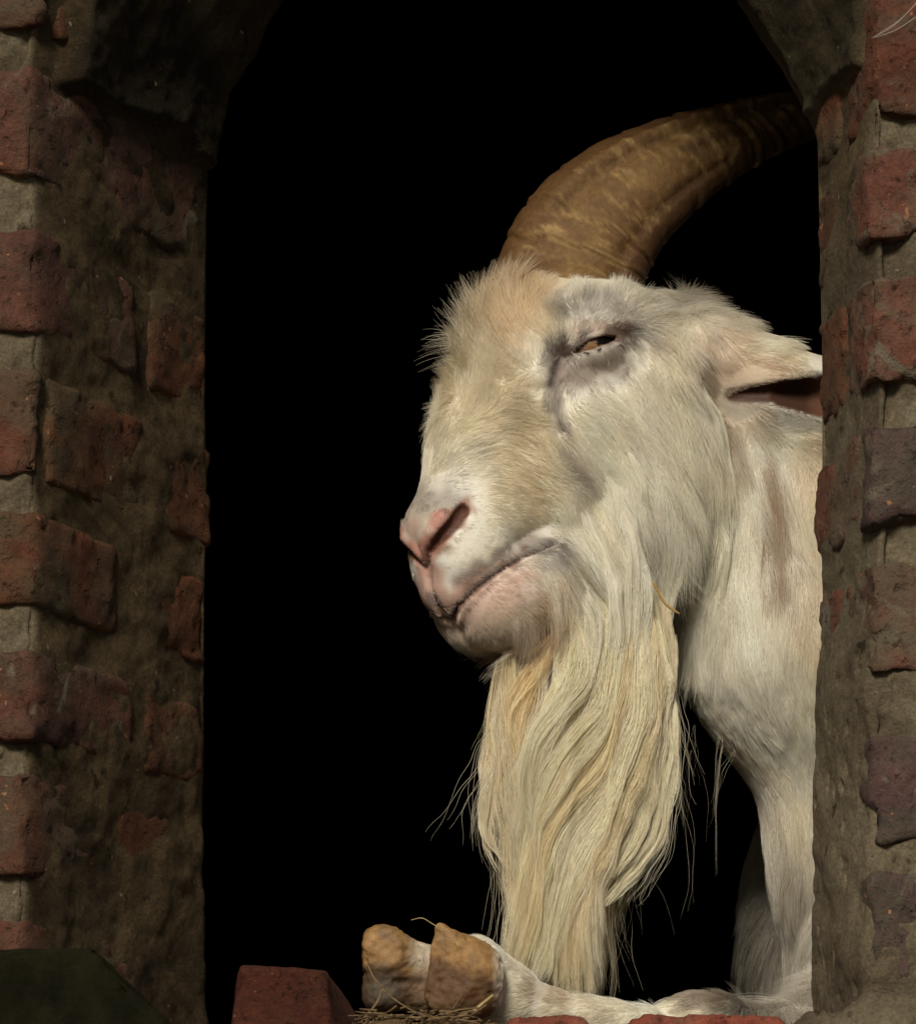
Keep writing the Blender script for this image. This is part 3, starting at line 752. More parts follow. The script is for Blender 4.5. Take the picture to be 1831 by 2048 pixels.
FLOW = np.array([  # photo x, y, direction x, y (down positive), length mm, lift
    (940, 1000, .85, -.25, 5, .25), (880, 900, .5, -.75, 8, .35), (950, 880, .85, -.4, 10, .2), (1040, 900, .9, .15, 10, .16), (1050, 820, .9, -.1, 12, .2),
    (960, 790, -.2, -.5, 20, .6), (868, 800, -.7, .3, 17, .75), (865, 850, -.4, .5, 9, .4), (890, 700, -.9, -.15, 42, 1.3), (915, 630, -.75, -.55, 42, 1.2), (960, 690, -.6, -.4, 36, .9),
    (1010, 610, -.4, -.85, 32, .6), (1060, 580, -.1, -1, 20, .3), (1130, 575, .1, -1, 8, .2), (1200, 575, .3, -1, 7, .2), (1000, 720, -.3, -.7, 24, .6), (1070, 700, -.3, -.6, 9, .35), (1100, 630, -.4, -.7, 10, .4), (1160, 585, -.1, -.9, 11, .45),
    (1240, 580, .3, -.8, 12, .4), (1310, 615, .7, -.2, 18, .35), (1190, 635, .2, -.5, 5, .3), (1200, 740, .3, .9, 5, .3), (1120, 770, .0, 1, 5, .3), (1270, 710, .6, .8, 7, .25),
    (1080, 800, -.3, .8, 7, .25), (1180, 820, .85, .5, 12, .14), (1120, 870, .5, .7, 10, .25), (1180, 900, .65, .75, 17, .12), (1090, 960, .75, .55, 10, .22), (1010, 1000, .9, .0, 7, .25),
    (1060, 1040, .85, .35, 8, .25), (1150, 1000, .5, .85, 22, .13), (1250, 900, .45, .9, 26, .12), (1250, 990, .25, .97, 34, .13), (1310, 800, .5, .87, 30, .14), (1340, 700, .45, .9, 30, .25),
    (1375, 830, .42, .9, 44, .3), (1400, 930, .3, .95, 46, .3), (1350, 1020, .12, 1, 55, .25), (1250, 1090, .12, 1, 60, .2), (1165, 1110, .4, .9, 38, .2), (1130, 1190, .3, .95, 50, .2), (1200, 1200, .05, 1, 75, .2),
    (1300, 1150, .0, 1, 62, .2), (1000, 1080, .9, .1, 4, .25), (930, 1110, .8, .15, 4.2, .22), (860, 1010, .1, -.6, 4.0, .25), (835, 1080, -.2, -.3, 2.0, .2), (870, 1180, .2, .9, 2.2, .2), (980, 1210, .7, .5, 4.8, .25), (930, 1235, .4, .8, 3.5, .25),
    (1050, 1180, .85, .35, 4.5, .22), (1000, 1285, .35, .9, 7, .4), (930, 1260, .1, 1, 6, .5), (1070, 1270, .2, 1, 30, .3), (1100, 1110, .6, .6, 6, .3),
    (1420, 900, .25, .97, 44, .25), (1450, 1050, .15, 1, 44, .22), (1550, 950, .1, 1, 40, .22), (1600, 1150, .05, 1, 36, .2), (1450, 1250, .25, .95, 28, .18), (1550, 1350, .25, .95, 24, .16),
    (1420, 1390, .5, .85, 16, .2), (1500, 1480, .4, .9, 18, .2), (1550, 1600, .25, .95, 24, .2), (1600, 1750, .1, 1, 34, .25), (1540, 1750, -.1, 1, 30, .35), (1500, 1900, -.15, 1, 46, .35), (1620, 1900, .05, 1, 40, .25),
    (1370, 590, .3, -.7, 26, .6), (1450, 600, .7, -.55, 34, .7), (1540, 630, .9, -.25, 36, .6), (1400, 650, .2, .6, 14, .4), (1430, 700, .5, .6, 9, .2), (1500, 700, .9, .1, 10, .3), (1500, 760, .95, .0, 5, .12), (1600, 730, 1, .05, 7, .2), (1450, 790, .7, .5, 5, .12), (1480, 775, .9, .1, 4, .1), (1475, 815, .8, .5, 5, .12),
    (1560, 830, .95, .3, 5, .15), (1560, 780, .9, -.1, 4, .15), (1500, 870, .15, 1, 34, .25),
    (1050, 2010, -.9, .2, 9, .22), (960, 1960, -.6, .5, 8, .25), (1400, 1990, -.9, .3, 9, .22), (860, 1930, .1, 1, 6, .3)])
def flow(u):
    d2 = ((u[:, None]-FLOW[None, :, :2])**2).sum(2)+300.0; w = d2**-2.2; w /= w.sum(1)[:, None]
    return w@FLOW[:, 2:]
def sdf_look(P):
    i = np.clip(np.round((P-lo)/VOX).astype(int), 1, np.array(GD.shape)-2); return GD[i[:, 0], i[:, 1], i[:, 2]]
def sdf_look_n(P):
    i = np.clip(np.round((P-lo)/VOX).astype(int), 1, np.array(GD.shape)-2); x, y, z = i.T
    g = np.stack([GD[x+1, y, z]-GD[x-1, y, z], GD[x, y+1, z]-GD[x, y-1, z], GD[x, y, z+1]-GD[x, y, z-1]], 1)
    return g/(np.linalg.norm(g, axis=1)[:, None]+1e-9)
def coat(total=340000):
    tri = np.concatenate([GF[:, [0, 1, 2]], GF[:, [0, 2, 3]]])
    A = GV[tri]; c = A.mean(1); nn = np.cross(A[:, 1]-A[:, 0], A[:, 2]-A[:, 0]); ar = np.linalg.norm(nn, axis=1); nn /= ar[:, None]+1e-15
    u = to_px(c); vd = c-CAM; vd /= np.linalg.norm(vd, axis=1)[:, None]
    ok = ((nn*vd).sum(1) < .35) & (u[:, 0] > 700) & (u[:, 0] < 1720) & (u[:, 1] > 480) & (u[:, 1] < 2060) & (c[:, 1] < .75)
    tri, c, ar = tri[ok], c[ok], ar[ok]
    ln = flow(near_px(c))[:, 2]
    w = ar*np.clip(10/(ln+2.5), .28, 1.9); pick = rng.choice(len(tri), total, p=w/w.sum())
    a, b = rng.random(total), rng.random(total); s = a+b > 1; a[s], b[s] = 1-a[s], 1-b[s]
    T = GV[tri[pick]]; R = T[:, 0]+a[:, None]*(T[:, 1]-T[:, 0])+b[:, None]*(T[:, 2]-T[:, 0])
    q = loc(R); q[:, 2] = np.abs(q[:, 2]); hd = ((q-HC)**2).sum(1) < .2**2
    re_ = q-EYE_C; ea_, eb_ = re_@EA, re_@EB
    bare = (chain(q, gN-np.array([.25, 0, .97])*3*MM, [6*MM, 6*MM, 5.5*MM, 4.5*MM, 3*MM]) < .001) | (((q-H(1560, 787, .09))**2).sum(1) < .2**2) & (ear_in(q) < .0018) | ((np.abs(eb_) < 5.2*MM*(1-(ea_/.0195)**2)) & (re_@nE > 0)) | (chain(q, gM, [1.6*MM]*7) < .0004)
    hoofy = (to_px(R)[:, 0] < 850) & (R[:, 1] < .2)
    keep = ~((bare & hd) | hoofy); R = R[keep]; n = len(R)
    N = grad(sdf, R); u = near_px(R); f = flow(u)
    sgn = np.where((loc(R)[:, 2] < 0) & (((loc(R)-HC)**2).sum(1) < .24**2), -1, 1)
    D = f[:, 0:1]*RGT-f[:, 1:2]*UPV
    dl = D@HR.T; dl[:, 2] *= sgn; D = dl@HR
    L = f[:, 2]*MM*(.55+.75*rng.random(n)**.8); lift = f[:, 3]*(.7+.6*rng.random(n))
    jit = .10+.07*(L < .02)
    for sc, am, sd in ((.018, .30, 1), (.006, .30, 2)):
        D = D+am*np.stack([vnoise(R, sc, 40+sd), vnoise(R, sc, 50+sd), vnoise(R, sc, 60+sd)], 1)
    D = D+rng.normal(0, 1, (n, 3))*jit[:, None]
    D -= (D*N).sum(1)[:, None]*N; D /= np.linalg.norm(D, axis=1)[:, None]+1e-9
    C = pigment_shade(R); fz_ = np.clip((900-np.hypot(u[:, 0]-980, (u[:, 1]-1180)*1.0))/1-720, 0, 60)[:, None]/60*.42; C = C*(1-fz_)+CREAM*.92*fz_; C *= (.90+.18*rng.random(n))[:, None]*(1+.10*vnoise(R, .005, 91)+.05*vnoise(R, .014, 92))[:, None]
    # clumps: strands lean towards the nearest guide strand
    ng = n//26; gi = rng.choice(n, ng, replace=False); kd = kdtree.KDTree(ng)
    for i, g in enumerate(gi): kd.insert(R[g], i)
    kd.balance(); near = np.array([gi[kd.find(r)[1]] for r in R])
    def strands(idx, K):
        r, nrm, d, l, lf = R[idx], N[idx], D[idx].copy(), L[idx], lift[idx]
        P = np.empty((len(idx), K, 3)); P[:, 0] = r-nrm*.0004; st = l/(K-1)
        cur = P[:, 0]; wav = rng.random(len(idx))*6.28
        for k in range(1, K):
            t = k/(K-1)
            v = d+nrm*(lf*(1-np.where(lf > .5, .35, 1.1)*t))[:, None]; v[:, 2] -= np.clip(l/.05, 0, 1.4)*.30*t
            v /= np.linalg.norm(v, axis=1)[:, None]; cur = cur+v*st[:, None]
            if l.max() > .012:
                dd = sdf_look(cur); m = (dd < .0012) & (l > .012)
                if m.any():
                    g = sdf_look_n(cur[m]); cur[m] += g*(np.clip(.0014-dd[m], 0, .003))[:, None]
            P[:, k] = cur
        return P
    sets = []
    for lo_, hi_, K in ((0, .011, 4), (.011, .028, 6), (.028, 9, 10)):
        idx = np.where((L >= lo_) & (L < hi_))[0]
        if not len(idx): continue
        P = strands(idx, K); G = strands(near[idx], K)
        t = np.linspace(0, 1, K)[None, :, None]; cl = np.where(L[idx] > .014, .46, .30)[:, None, None]
        P = P+(G-P)*cl*t**1.3
        rr = np.where(L[idx] > .02,   .10*MM, .08*MM)[:, None]*(1-.8*np.linspace(0, 1, K)[None]**1.5)
        sets.append((P, rr, C[idx]*.6+C[near[idx]]*.4))
    for nm, (P, rr, c) in zip(("coat", "coat", "mane"), sets): hair_obj(nm, P, rr, c, M_HAIR, GOAT)
coat()

# ---- beard: locks of long strands; each lock is a path in the photo with a depth and a width
def locks():
    Ps, Cs, NS = [], [], []
    K = 22
    def lock(pts, w, n, Y, col, spread_tip=1.0, jit=1.0, root=True):
        pts = [(1108+(x-1108)*(1-.20*min(max((y-1620)/300, 0), 1)), y) for x, y in pts]
        Z = np.linspace(Y[0] or .3, Y[1], len(pts)); path = np.array([PX(x, y, z) for (x, y), z in zip(pts, Z)])
        if root:
            h = march([a for a, b in pts], [b for a, b in pts])
            if Y[0] is None:
                y = h[0, 1]; path = []
                for (px_, py_), hp in zip(pts, h):
                    if hp[1] < .6 and hp[1] < y+.03: y = hp[1]
                    path.append(PX(px_, py_, y-Y[1]))
                path = np.array(path); path[0] = h[0]+np.array([0, .004, 0])
            elif h[0, 1] < .6: path[0] = h[0]+np.array([0, .010, 0])
        if not root and n > 12: path[0] += np.array([0, .025, 0])
        S = spline(path, K); t = np.linspace(0, 1, K)
        wid = np.interp(t, [0, .35, .8, 1], np.array([w[0]*.6, w[1], w[1]*.8+w[2]*.2, w[2]]))*.228*MM*(1.35 if n > 850 else 1)
        n = n if n < 12 else int(n*1.45)
        ns = n if n < 12 else max(1, n//24); sub = rng.integers(0, ns, n)
        gx, gy, ph, fr, le = rng.normal(0, .56, ns), rng.normal(0, .5, ns), rng.random(ns)*6.28, .5+rng.random(ns), rng.random(ns)
        bl = .87+.22*rng.random(ns)
        hx, hy = rng.normal(0, .19, n), rng.normal(0, .19, n)
        tap = 1-.55*t[None]**2
        ox = (gx[sub][:, None]*(1+.25*np.sin(ph[sub][:, None]+fr[sub][:, None]*4*t[None]))+hx[:, None]*tap)*wid[None]
        ox = ox+(.0012*jit)*np.sin(ph[sub][:, None]*1.7+fr[sub][:, None]*9*t[None])*np.minimum(t[None]*3, 1)
        oy = (gy[sub][:, None]+hy[:, None]*tap)*wid[None]*.8
        end = 1-(.24*le[sub][:, None]**1.3+.16*rng.random((n, 1))**2)*spread_tip; st_ = (.20*rng.random(ns)[sub]+.06*rng.random(n))[:, None]*(1.0 if root and n > 12 else 0.0); tt = st_+t[None]*(end-st_)
        i = np.clip((tt*(K-1)).astype(int), 0, K-2); f = (tt*(K-1)-i)[..., None]
        base = S[i]*(1-f)+S[i+1]*f
        P = base+ox[..., None]*RGT+oy[..., None]*np.array([0, 1, 0])
        fly = (rng.random((n, 1)) < .05*jit)*rng.normal(0, 1, (n, 1))*.009*jit
        P = P+(fly*t[None]**2)[..., None]*RGT
        NS.append(n); Ps.append(P); Cs.append(np.array(col)*(bl[sub][:, None])*(.88+.24*rng.random((n, 1))))
    w_, t_, y_, g_ = (.91, .84, .64), (.87, .765, .52), (.85, .70, .42), (.84, .755, .56)
    B = lambda *a, **k: lock(*a, **k)
    # under the chin, deepest first
    B([(1080, 1300), (1070, 1420), (1090, 1560), (1110, 1700), (1120, 1850), (1130, 1990)], (60, 75, 45), 1500, (.345, .33), t_)
    B([(1180, 1230), (1200, 1400), (1190, 1560), (1180, 1720), (1170, 1870), (1165, 2010)], (60, 62, 42), 1500, (.35, .335), t_)
    B([(1270, 1180), (1290, 1350), (1280, 1500), (1240, 1640), (1200, 1780)], (50, 55, 25), 1100, (.36, .34), g_)
    B([(1020, 1290), (1020, 1380), (1030, 1500), (1060, 1640), (1060, 1780), (1030, 1900), (1005, 1985)], (28, 40, 22), 900, (.318, .30), t_)
    B([(1070, 1290), (1060, 1380), (1040, 1470), (1050, 1600), (1075, 1720), (1060, 1850), (1040, 1950)], (36, 42, 20), 900, (.315, .30), g_)
    B([(1110, 1225), (1105, 1300), (1060, 1370), (1030, 1440), (1040, 1540)], (20, 34, 26), 700, (.318, .303), y_)
    B([(1120, 1180), (1160, 1280), (1150, 1370), (1095, 1470), (1060, 1580), (1070, 1700)], (18, 40, 24), 900, (.312, .297), w_)
    B([(1150, 1130), (1205, 1230), (1222, 1320), (1190, 1420), (1120, 1540), (1075, 1660), (1050, 1760)], (20, 34, 22), 1000, (.308, .290), w_)
    B([(1190, 1100), (1240, 1230), (1245, 1350), (1215, 1470), (1150, 1590), (1090, 1700), (1050, 1830), (1015, 1960)], (24, 34, 20), 1100, (.308, .288), t_)
    B([(1230, 1100), (1262, 1260), (1270, 1400), (1235, 1530), (1175, 1660), (1130, 1790), (1090, 1900), (1062, 1985)], (26, 36, 18), 1100, (.310, .288), w_)
    B([(1270, 1100), (1290, 1270), (1300, 1420), (1270, 1560), (1215, 1690), (1170, 1810), (1150, 1920), (1140, 2015)], (26, 34, 34), 1200, (.315, .290), t_)
    B([(1250, 1200), (1262, 1380), (1245, 1560), (1200, 1720), (1180, 1850), (1180, 2010)], (20, 30, 34), 1100, (.318, .293), g_)
    B([(1290, 1230), (1330, 1350), (1352, 1450), (1345, 1560), (1320, 1660), (1280, 1740), (1240, 1800), (1228, 1815)], (20, 16, 4), 420, (.318, .300), w_, jit=1.4)
    B([(1260, 1180), (1310, 1310), (1325, 1430), (1310, 1560), (1275, 1680), (1240, 1760)], (24, 24, 12), 700, (.318, .298), w_)
    B([(1320, 1180), (1340, 1320), (1345, 1440), (1330, 1540), (1300, 1640)], (26, 20, 10), 500, (.330, .312), g_, jit=1.4)
    B([(1005, 1300), (996, 1400), (985, 1490), (975, 1590), (985, 1680), (1012, 1745)], (10, 20, 10), 330, (.318, .302), g_, jit=1.5)
    B([(1015, 1420), (985, 1530), (972, 1620), (985, 1700)], (10, 16, 10), 260, (.318, .304), w_, jit=1.6, root=False)
    # long cheek hair running down into the beard
    for pts, w, n in (([(1150, 985), (1200, 1085), (1232, 1190), (1228, 1310), (1180, 1440), (1120, 1560)], (12, 30, 14), 620), ([(1190, 900), (1245, 1020), (1270, 1150), (1266, 1290), (1232, 1420), (1180, 1560)], (12, 32, 16), 700),
                      ([(1235, 860), (1292, 985), (1306, 1110), (1296, 1250), (1276, 1400), (1240, 1540)], (12, 30, 14), 640), ([(1290, 800), (1350, 940), (1362, 1070), (1346, 1200), (1330, 1340)], (10, 26, 12), 520),
                      ([(1330, 730), (1388, 880), (1406, 1010), (1392, 1130), (1366, 1260)], (8, 22, 10), 420), ([(1128, 1090), (1168, 1180), (1186, 1280), (1160, 1390), (1105, 1500)], (8, 26, 14), 480),
                      ([(1350, 660), (1404, 800), (1440, 930), (1448, 1060)], (6, 18, 10), 260), ([(1385, 900), (1408, 1040), (1400, 1180), (1382, 1310), (1366, 1430)], (10, 26, 14), 420),
                      ([(1415, 920), (1440, 1060), (1436, 1190), (1420, 1320)], (10, 24, 12), 320)):
        B(pts, (w[0]*.6, w[1], w[2]), n, (None, .003), (.93, .885, .75), jit=.7)
    # loose strands
    for k in range(60):
        x = rng.uniform(990, 1350); y0 = rng.uniform(1280, 1500); l = rng.uniform(200, 420)
        s = rng.normal(0, 40); B([(x, y0), (x+s*.3+rng.normal(0, 14), y0+l*.5), (x+s, y0+l)], (6, 14, 16), 4, (.325, .30), g_, root=False)
    for x, y0, dx, dy, n in ((1390, 1450, -25, 130, 5), (1440, 1470, -30, 170, 6), (1445, 1490, 30, 280, 5), (1385, 1500, 10, 200, 5), (1470, 1500, -60, 160, 4), (1240, 1800, 20, 190, 5), (1235, 1830, 8, 170, 4), (1250, 1790, 30, 150, 3), (1345, 1500, 20, 170, 6), (985, 1430, -25, 70, 4), (990, 1480, -40, 50, 3)):
        B([(x, y0), (x+dx*.15+rng.normal(0, 6), y0+dy*.45), (x+dx, y0+dy)], (12, 26, 34), n, (.385, .365) if x > 1360 else (.315, .305), g_, jit=.4, root=False)
    P = np.concatenate(Ps); C = np.concatenate([np.broadcast_to(c, (len(p), 3)) for p, c in zip(Ps, Cs)])
    thin = np.concatenate([np.full(len(p),   .30 if len(p) < 12 else 1.0) for p in Ps])[:, None]
    R = thin*.105*MM*(1-.75*np.linspace(0, 1, K)[None]**2)
    # curl and clumping noise shared by neighbours
    Q = P.reshape(-1, 3); tt = np.tile(np.linspace(0, 1, K), len(P))
    fl = np.array([1, 1, .28]); ramp_ = np.minimum(tt*3, 1)[:, None]
    dq = np.stack([vnoise(Q*fl, .007, 70), vnoise(Q*fl, .007, 71), 0*tt], 1)*.0026*ramp_
    dq *= np.repeat(np.where(thin[:, 0] < 1, .35, 1.0), K)[:, None]
    dq += np.stack([vnoise(Q*fl, .022, 72), vnoise(Q*fl, .022, 73), 0*tt], 1)*.0060*ramp_
    P = (Q+dq).reshape(P.shape)
    b = hair_obj("beard", P, R, C, M_HAIR, GOAT); b['label'] = "long yellowish white beard hanging in wavy locks"
locks()

# ---- eyes
def eyes():
    nt = NT("eyeball"); at = nt.n("Attribute", attribute_name="Col"); nt.l(at.outputs['Color'], nt.b.inputs['Base Color'])
    nt.b.inputs['Roughness'].default_value = .12; nt.b.inputs['Coat Weight'].default_value = .6
    for s in (1, -1):
        c = EYE_C.copy(); n = 40; th, ph = np.meshgrid(np.linspace(0, np.pi, n), np.linspace(0, 2*np.pi, 2*n), indexing='ij')
        d = np.stack([np.sin(th)*np.cos(ph), np.cos(th), np.sin(th)*np.sin(ph)], -1).reshape(-1, 3)   # local f, u, s
        # iris axis looks at the pupil seen in the photo
        ax = on([(1207, 680)])[0]-EYE_C; ax /= np.linalg.norm(ax)
        ca = d@ax; al = on([(1240, 670)])[0]-on([(1160, 692)])[0]; al -= (al@ax)*ax; al /= np.linalg.norm(al)
        x = d@al; y = d@np.cross(ax, al)
        C = np.where((ca > .72)[:, None], np.array([.20, .10, .04]), np.array([.20, .115, .08]))
        C = C*(.8+.35*np.random.default_rng(2).random((len(d), 1)))
        pup = (np.abs(x-.12) < .42) & (np.abs(y) < .17) & (ca > 0); C[pup] = (.006, .005, .004)
        q = c+d*EYE_R; q[:, 2] *= s
        o = mesh_obj("eye", glob(q), grid_faces(n, 2*n)[:, ::s], nt.m, GOAT); color_attr(o, C)
eyes()

# ---- horn
def horn():
    cl = [(1128, 610, 152, .345), (1140, 555, 152, .345), (1178, 470, 146, .345), (1252, 392, 128, .35), (1345, 330, 104, .36), (1450, 280, 80, .375), (1555, 243, 64, .395), (1650, 222, 52, .42), (1800, 215, 40, .46), (1930, 265, 24, .50), (2010, 340, 5, .52)]
    n, m = 230, 72
    P = spline([PX(x, y, z) for x, y, w, z in cl], n); Wd = spline([(w*.316*MM, 0, 0) for x, y, w, z in cl], n)[:, 0]
    T = np.gradient(P, axis=0); T /= np.linalg.norm(T, axis=1)[:, None]
    B = np.cross(T, np.array([0, 1., 0])); B /= np.linalg.norm(B, axis=1)[:, None]; D = np.cross(B, T)      # B in the picture plane, D depth
    s = np.concatenate([[0], np.cumsum(np.linalg.norm(np.diff(P, axis=0), axis=1))])
    a = np.linspace(0, 2*np.pi, m, endpoint=False)
    ca, sa = np.cos(a), np.sin(a)
    V = P[:, None]+Wd[:, None, None]*(ca[None, :, None]*B[:, None]+.62*sa[None, :, None]*D[:, None])
    N = (ca[None, :, None]*B[:, None]*.62+sa[None, :, None]*D[:, None]); N /= np.linalg.norm(N, axis=2)[..., None]
    up = -np.sign((B[60]*UPV).sum())                                                                      # ca = -up... : front edge of the horn
    fe = ca*np.sign(B[60]@UPV)                                                                             # 1 on the upper (front) edge
    SS = np.broadcast_to(s[:, None], (n, m)).ravel(); FE = np.broadcast_to(fe[None], (n, m)).ravel(); SA = np.broadcast_to(sa[None], (n, m)).ravel()
    Q = V.reshape(-1, 3)
    warp = SS+.006*FE+.004*vnoise(Q, .02, 3)+.003*fbm(Q, .05, 2, 8)
    far = np.clip((SS-.10)/.05, 0, 1)
    ring = np.sin(warp*2*np.pi/.0150)+.6*np.sin(warp*2*np.pi/.0083+1)
    e = (.00018+.00045*far*(1-np.clip((SS-.24)/.05, 0, 1)))*ring*(1-.5*np.abs(FE))
    for s0, dep in ((.032, .0012), (.052, .0022), (.075, .0010), (.118, .0012), (.150, .0018), (.178, .0018), (.196, .0015)):
        e -= dep*np.exp(-((warp-s0)/.0013)**2)*(SA*(-1 if D[60][1] > 0 else 1) > -.9); e += dep*.6*np.exp(-((warp-s0-.003)/.0018)**2)
    keel = np.exp(-((FE-.62)/.12)**2)*(SS > .045); e += .0040*keel-.0032*np.exp(-((FE-.42)/.12)**2)*(SS > .045)
    e -= .0022*np.exp(-((FE+.62)/.07)**2)*(SS < .16)
    e += .0012*fbm(Q*np.array([1, 1, 1]), .015, 4, 12)
    Q = Q+N.reshape(-1, 3)*e[:, None]
    F = []
    for i in range(n-1): F += [(i*m+j, i*m+(j+1) % m, (i+1)*m+(j+1) % m, (i+1)*m+j) for j in range(m)]
    F.append(tuple((n-1)*m+j for j in range(m)))
    # colour: brown horn with honey streaks across and worn pale ridges
    str1 = fbm(np.stack([warp, FE*.05, SA*.05], 1), .008, 4, 5); str2 = fbm(np.stack([warp*.6, FE*.09, SA*.09], 1), .03, 3, 6)
    C = np.array([.13, .062, .022])*np.ones((len(Q), 1))
    w = np.clip(.5+.9*str2+.35*str1, 0, 1)[:, None]*np.clip(1-np.abs(FE-.0)*.9, 0, 1)[:, None]; C = C*(1-w)+np.array([.27, .165, .055])*w
    w = (np.clip(fbm(np.stack([warp, FE*.012, SA*.012], 1), .0035, 3, 9)-.12, 0, .5)*2*(np.abs(FE) < .75))[:, None]*.7; C = C*(1-w)+np.array([.52, .36, .15])*w
    w = np.clip(-FE-.55, 0, .4)[:, None]*2; C = C*(1-w)+np.array([.09, .046, .022])*w
    for s0 in (.032, .052, .178, .150):
        w = (.75*np.exp(-((warp-s0-.0022)/.0009)**2)*(fbm(Q, .03, 2, 3) > -.15)*(FE < .5))[:, None]; C = C*(1-w)+np.array([.42, .29, .13])*w
    C = C*np.array([.78, .75, .72])*(1-.35*np.clip(fbm(np.stack([warp*.5, FE*.03, SA*.03], 1), .02, 3, 14), 0, 1))[:, None]
    nt = NT("horn_keratin"); at = nt.n("Attribute", attribute_name="Col"); v = nt.coords(rnd=False)
    fine = nt.ramp(nt.noise(v, 260, 6, .7), [(.3, (.6, .6, .6)), (.7, (1.3, 1.3, 1.3))])
    nt.l(colmix(nt, .8, at.outputs['Color'], fine, 'MULTIPLY'), nt.b.inputs['Base Color']); nt.b.inputs['Roughness'].default_value = .62
    nt.b.inputs['Specular IOR Level'].default_value = .3
    nt.l(nt.bump(nt.noise(v, 180, 8, .75), .55, .002), nt.b.inputs['Normal'])
    o = mesh_obj("horn", Q, F, nt.m, GOAT); color_attr(o, C)
horn()

# ---- hooves on the sill
def hooves():
    def claw1(p):
        d = cone(p, W(768, 1902, .088), W(850, 1936, .10), 13*MM, 13*MM)
        d = smin(d, cone(p, W(764, 1900, .088), W(766, 1985, .092), 13*MM, 10*MM), 9*MM)
        d = smin(d, cone(p, W(766, 1985, .095), W(860, 1985, .105), 10*MM, 13*MM), 9*MM)
        d = smax(d, -cone(p, W(752, 1965, .068), W(800, 1990, .072), 9*MM, 8*MM), 4*MM)
        d = smax(d, -chain(p, [W(716, 1905, .078), W(770, 1925, .073), W(812, 1975, .076)], [2.2*MM, 2.0*MM, 1.4*MM]), 3*MM)
        d = smax(d, .0765-p[:, 1], 1.5*MM); d = smax(d, (W(722, 1900, .09)[0]+.0012-p[:, 0])+.06*(p[:, 2]-W(722, 1900, .09)[2]), 1.5*MM)
        return d
    def claw2(p):
        d = chain(p, [W(882, 1858, .080), W(914, 1904, .088), W(950, 1946, .09)], [3.8*MM, 11.5*MM, 15.5*MM])
        d = smin(d, cone(p, W(893, 1905, .082), W(890, 1985, .085), 9*MM, 12*MM), 9*MM)
        d = smin(d, cone(p, W(940, 1938, .09), W(950, 1985, .095), 16*MM, 16*MM), 8*MM)
        d = smax(d, -chain(p, [W(886, 1858, .066), W(868, 1890, .068)], [2.6*MM, 2.6*MM]), 2*MM)
        d = smax(d, -chain(p, [W(850, 1880, .07), W(852, 1940, .066), W(850, 2000, .066)], [4*MM, 4*MM, 4*MM]), 4*MM)
        r = p-W(884, 1850, .078); d = smax(d, .0015-.35*r[:, 0]+(-.94)*(r[:, 1]+.003)-.1*r[:, 2], 1.5*MM)
        r = p-W(905, 1912, .07); d = smax(d, (-.30*r[:, 0]-.80*r[:, 1]-.52*r[:, 2])-.0065, 1.2*MM)
        return d
    nt = NT("hoof_horn"); at = nt.n("Attribute", attribute_name="Col"); v = nt.coords(rnd=False)
    fine = nt.ramp(nt.noise(v, 190, 7, .7), [(.3, (.55, .55, .55)), (.7, (1.3, 1.3, 1.3))])
    nt.l(colmix(nt, .8, at.outputs['Color'], fine, 'MULTIPLY'), nt.b.inputs['Base Color']); nt.b.inputs['Roughness'].default_value = .58
    nt.l(nt.bump(nt.noise(v, 160, 8, .75), .6, .002), nt.b.inputs['Normal'])
    for k, (f, x0, x1) in enumerate(((claw1, 690, 900), (claw2, 820, 1020))):
        a, b = W(x0, 2060, .04), W(x1, 1820, .15); a[1], b[1] = .03, .15
        V, F, _ = surface(f, np.minimum(a, b), np.maximum(a, b), 1.1*MM)
        V = V+grad(f, V)*((.0012*fbm(V, .010, 4, 21)-.0016*np.clip(vnoise(V, .006, 44)-.45, 0, .5)*2+(.00012)*np.sin(((V[:, 2]-V[:, 0]*.6)/.0026+3*vnoise(V, .01, 9))*2))+.0007*fbm(V, .003, 3, 22))[:, None]
        u = to_px(V); C = np.array([.31, .17, .058])*(1+.35*fbm(V, .012, 4, 5))[:, None]*np.ones((len(V), 3))
        dk = np.clip((u[:, 1]-(1912 if k else 1925)-.25*(u[:, 0]-(900 if k else 790)))/34+.7*fbm(V, .008, 4, 4)+.12, 0, 1)[:, None]
        C = C*(1-dk)+np.array([.115, .055, .02])*dk
        w = np.clip(fbm(V, .014, 4, 7)-.12, 0, .4)[:, None]*1.6; C = C*(1-w)+np.array([.16, .10, .05])*w
        if k == 0:
            w = (np.clip((u[:, 0]-812)/30+.4*fbm(V, .006, 3, 2), 0, 1)*np.clip((1965-u[:, 1])/45, .15, 1))[:, None]; C = C*(1-w)+np.array([.55, .46, .34])*w
            w = np.clip(1.6-1.6*np.hypot((u[:, 0]-768)/62, (u[:, 1]-1982)/62), 0, 1)[:, None]; C = C*(1-w)+np.array([.085, .062, .040])*w
        else:
            w = np.clip((u[:, 0]-982)/20+.4*fbm(V, .006, 3, 2), 0, 1)[:, None]; C = C*(1-w)+np.array([.60, .52, .40])*w
        o = mesh_obj("hoof", V, F, nt.m, GOAT); color_attr(o, np.clip(C, 0, 1))
hooves()

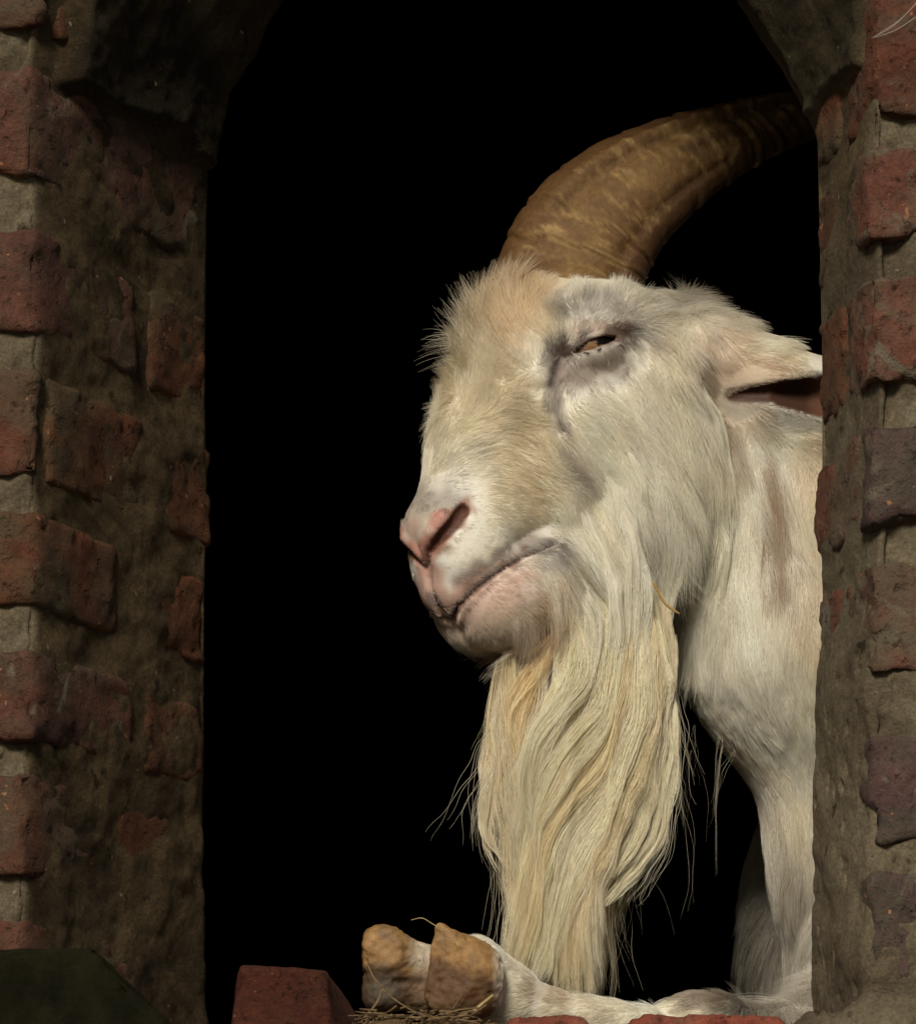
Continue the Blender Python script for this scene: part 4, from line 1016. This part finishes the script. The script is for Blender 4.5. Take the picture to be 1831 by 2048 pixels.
# ---- straw and chaff on the sill
def straws():
    M_STRAW = mat_flat("straw_pale", (.52, .42, .20), .7, (60, (.36, .26, .11))); M_TWIG = mat_flat("twig_brown", (.12, .075, .038), .85, (60, (.26, .18, .095)))
    def st(name, pts, Y, r, mat, label=None, cat=None):
        V, F = tube(spline([PX(x, y, Y if np.isscalar(Y) else Y[i]) for i, (x, y) in enumerate(pts)], 14), np.linspace(r, r*.8, 14)*MM, 7)
        o = mesh_obj(name, V, F, mat); return tag(o, label, cat)
    st("straw", [(947, 2022), (965, 2007), (986, 1990)], .02, 1.0, M_STRAW, "short pale yellow straw leaning against the right hoof", "straw")
    st("grass_stem", [(735, 1930), (752, 1962), (790, 2000), (845, 2030), (905, 2040)], (.055, .05, .03, .02, .015), .55, M_TWIG, "long bent dry grass stem lying across the left hoof", "grass stem")
    st("grass_stem", [(724, 2040), (752, 2008), (764, 1980), (770, 1985)], .03, .7, M_TWIG, "short forked brown stem in front of the left hoof", "grass stem")
    st("horse_hair", [(878, 1856), (860, 1845), (843, 1836), (822, 1840)], .075, .28, M_STRAW, "thin curled hair standing up from the notch of the right hoof tip", "hair")
    st("grass_stem", [(905, 2018), (920, 1995), (930, 1978)], .045, .5, M_TWIG, "thin upright brown stem in front of the right hoof", "grass stem")
    s = [(1306, 1165), (1316, 1185), (1330, 1208), (1358, 1228)]; P = np.array([PX(a, b, .290) for a, b in s])
    V, F = tube(spline(P, 12), np.full(12, .8*MM), 7); tag(mesh_obj("straw_twig", V, F, mat_flat("twig_honey", (.34, .22, .07), .7)), "bent straw twig caught in the long hair of the goat's cheek", "twig")
    # chaff: nobody could count it
    Vs, Fs = [], []; n = 0; g = np.random.default_rng(5)
    for k in range(430):
        x = g.uniform(700, 1010); x = x if k < 430 else g.uniform(1000, 1560); Y = g.uniform(-.01, .12); p = PX(x, 2030, 0); z = SILL_Z-.010+g.uniform(.0, .010)+(.006 if x < 950 else 0)
        c = np.array([p[0], Y, z]); a = g.uniform(0, 6.28); el = g.normal(0, .16); l = g.uniform(.002, .011)
        d = np.array([math.cos(a)*math.cos(el), math.sin(a)*math.cos(el), math.sin(el)])*l
        V, F = tube(np.array([c-d, c+g.normal(0, .15, 3)*l, c+d]), np.full(3, g.uniform(.2, .75)*MM), 5)
        Vs.append(V); Fs += [tuple(i+n for i in f) for f in F]; n += len(V)
    V = np.concatenate(Vs)
    o = mesh_obj("chaff", V, Fs, M_TWIG, kind='stuff'); tag(o, "brown chaff and crumbs strewn on the sill under the hooves")
    # a low heap of crumbs under the chaff
    nx, ny = 120, 40; X, Y = np.meshgrid(np.linspace(PX(690, 0, 0)[0], PX(1000, 0, 0)[0], nx), np.linspace(-.014, .13, ny), indexing='ij')
    P = np.stack([X.ravel(), Y.ravel(), 0*X.ravel()], 1); e = np.minimum(np.minimum((P[:, 0]-X.min())/.02, (X.max()-P[:, 0])/.03), np.minimum((P[:, 1]+.014)/.012, (.13-P[:, 1])/.02))
    P[:, 2] = SILL_Z-.014+np.clip(e, 0, 1)*.011*(1+.9*fbm(P, .012, 4, 3))
    tag(mesh_obj("litter", P, grid_faces(nx, ny), mat_flat("litter_soil", (.075, .05, .025), .95, (120, (.20, .135, .065))), kind='stuff'), "low brown heap of crumbs and litter on the sill")
straws()
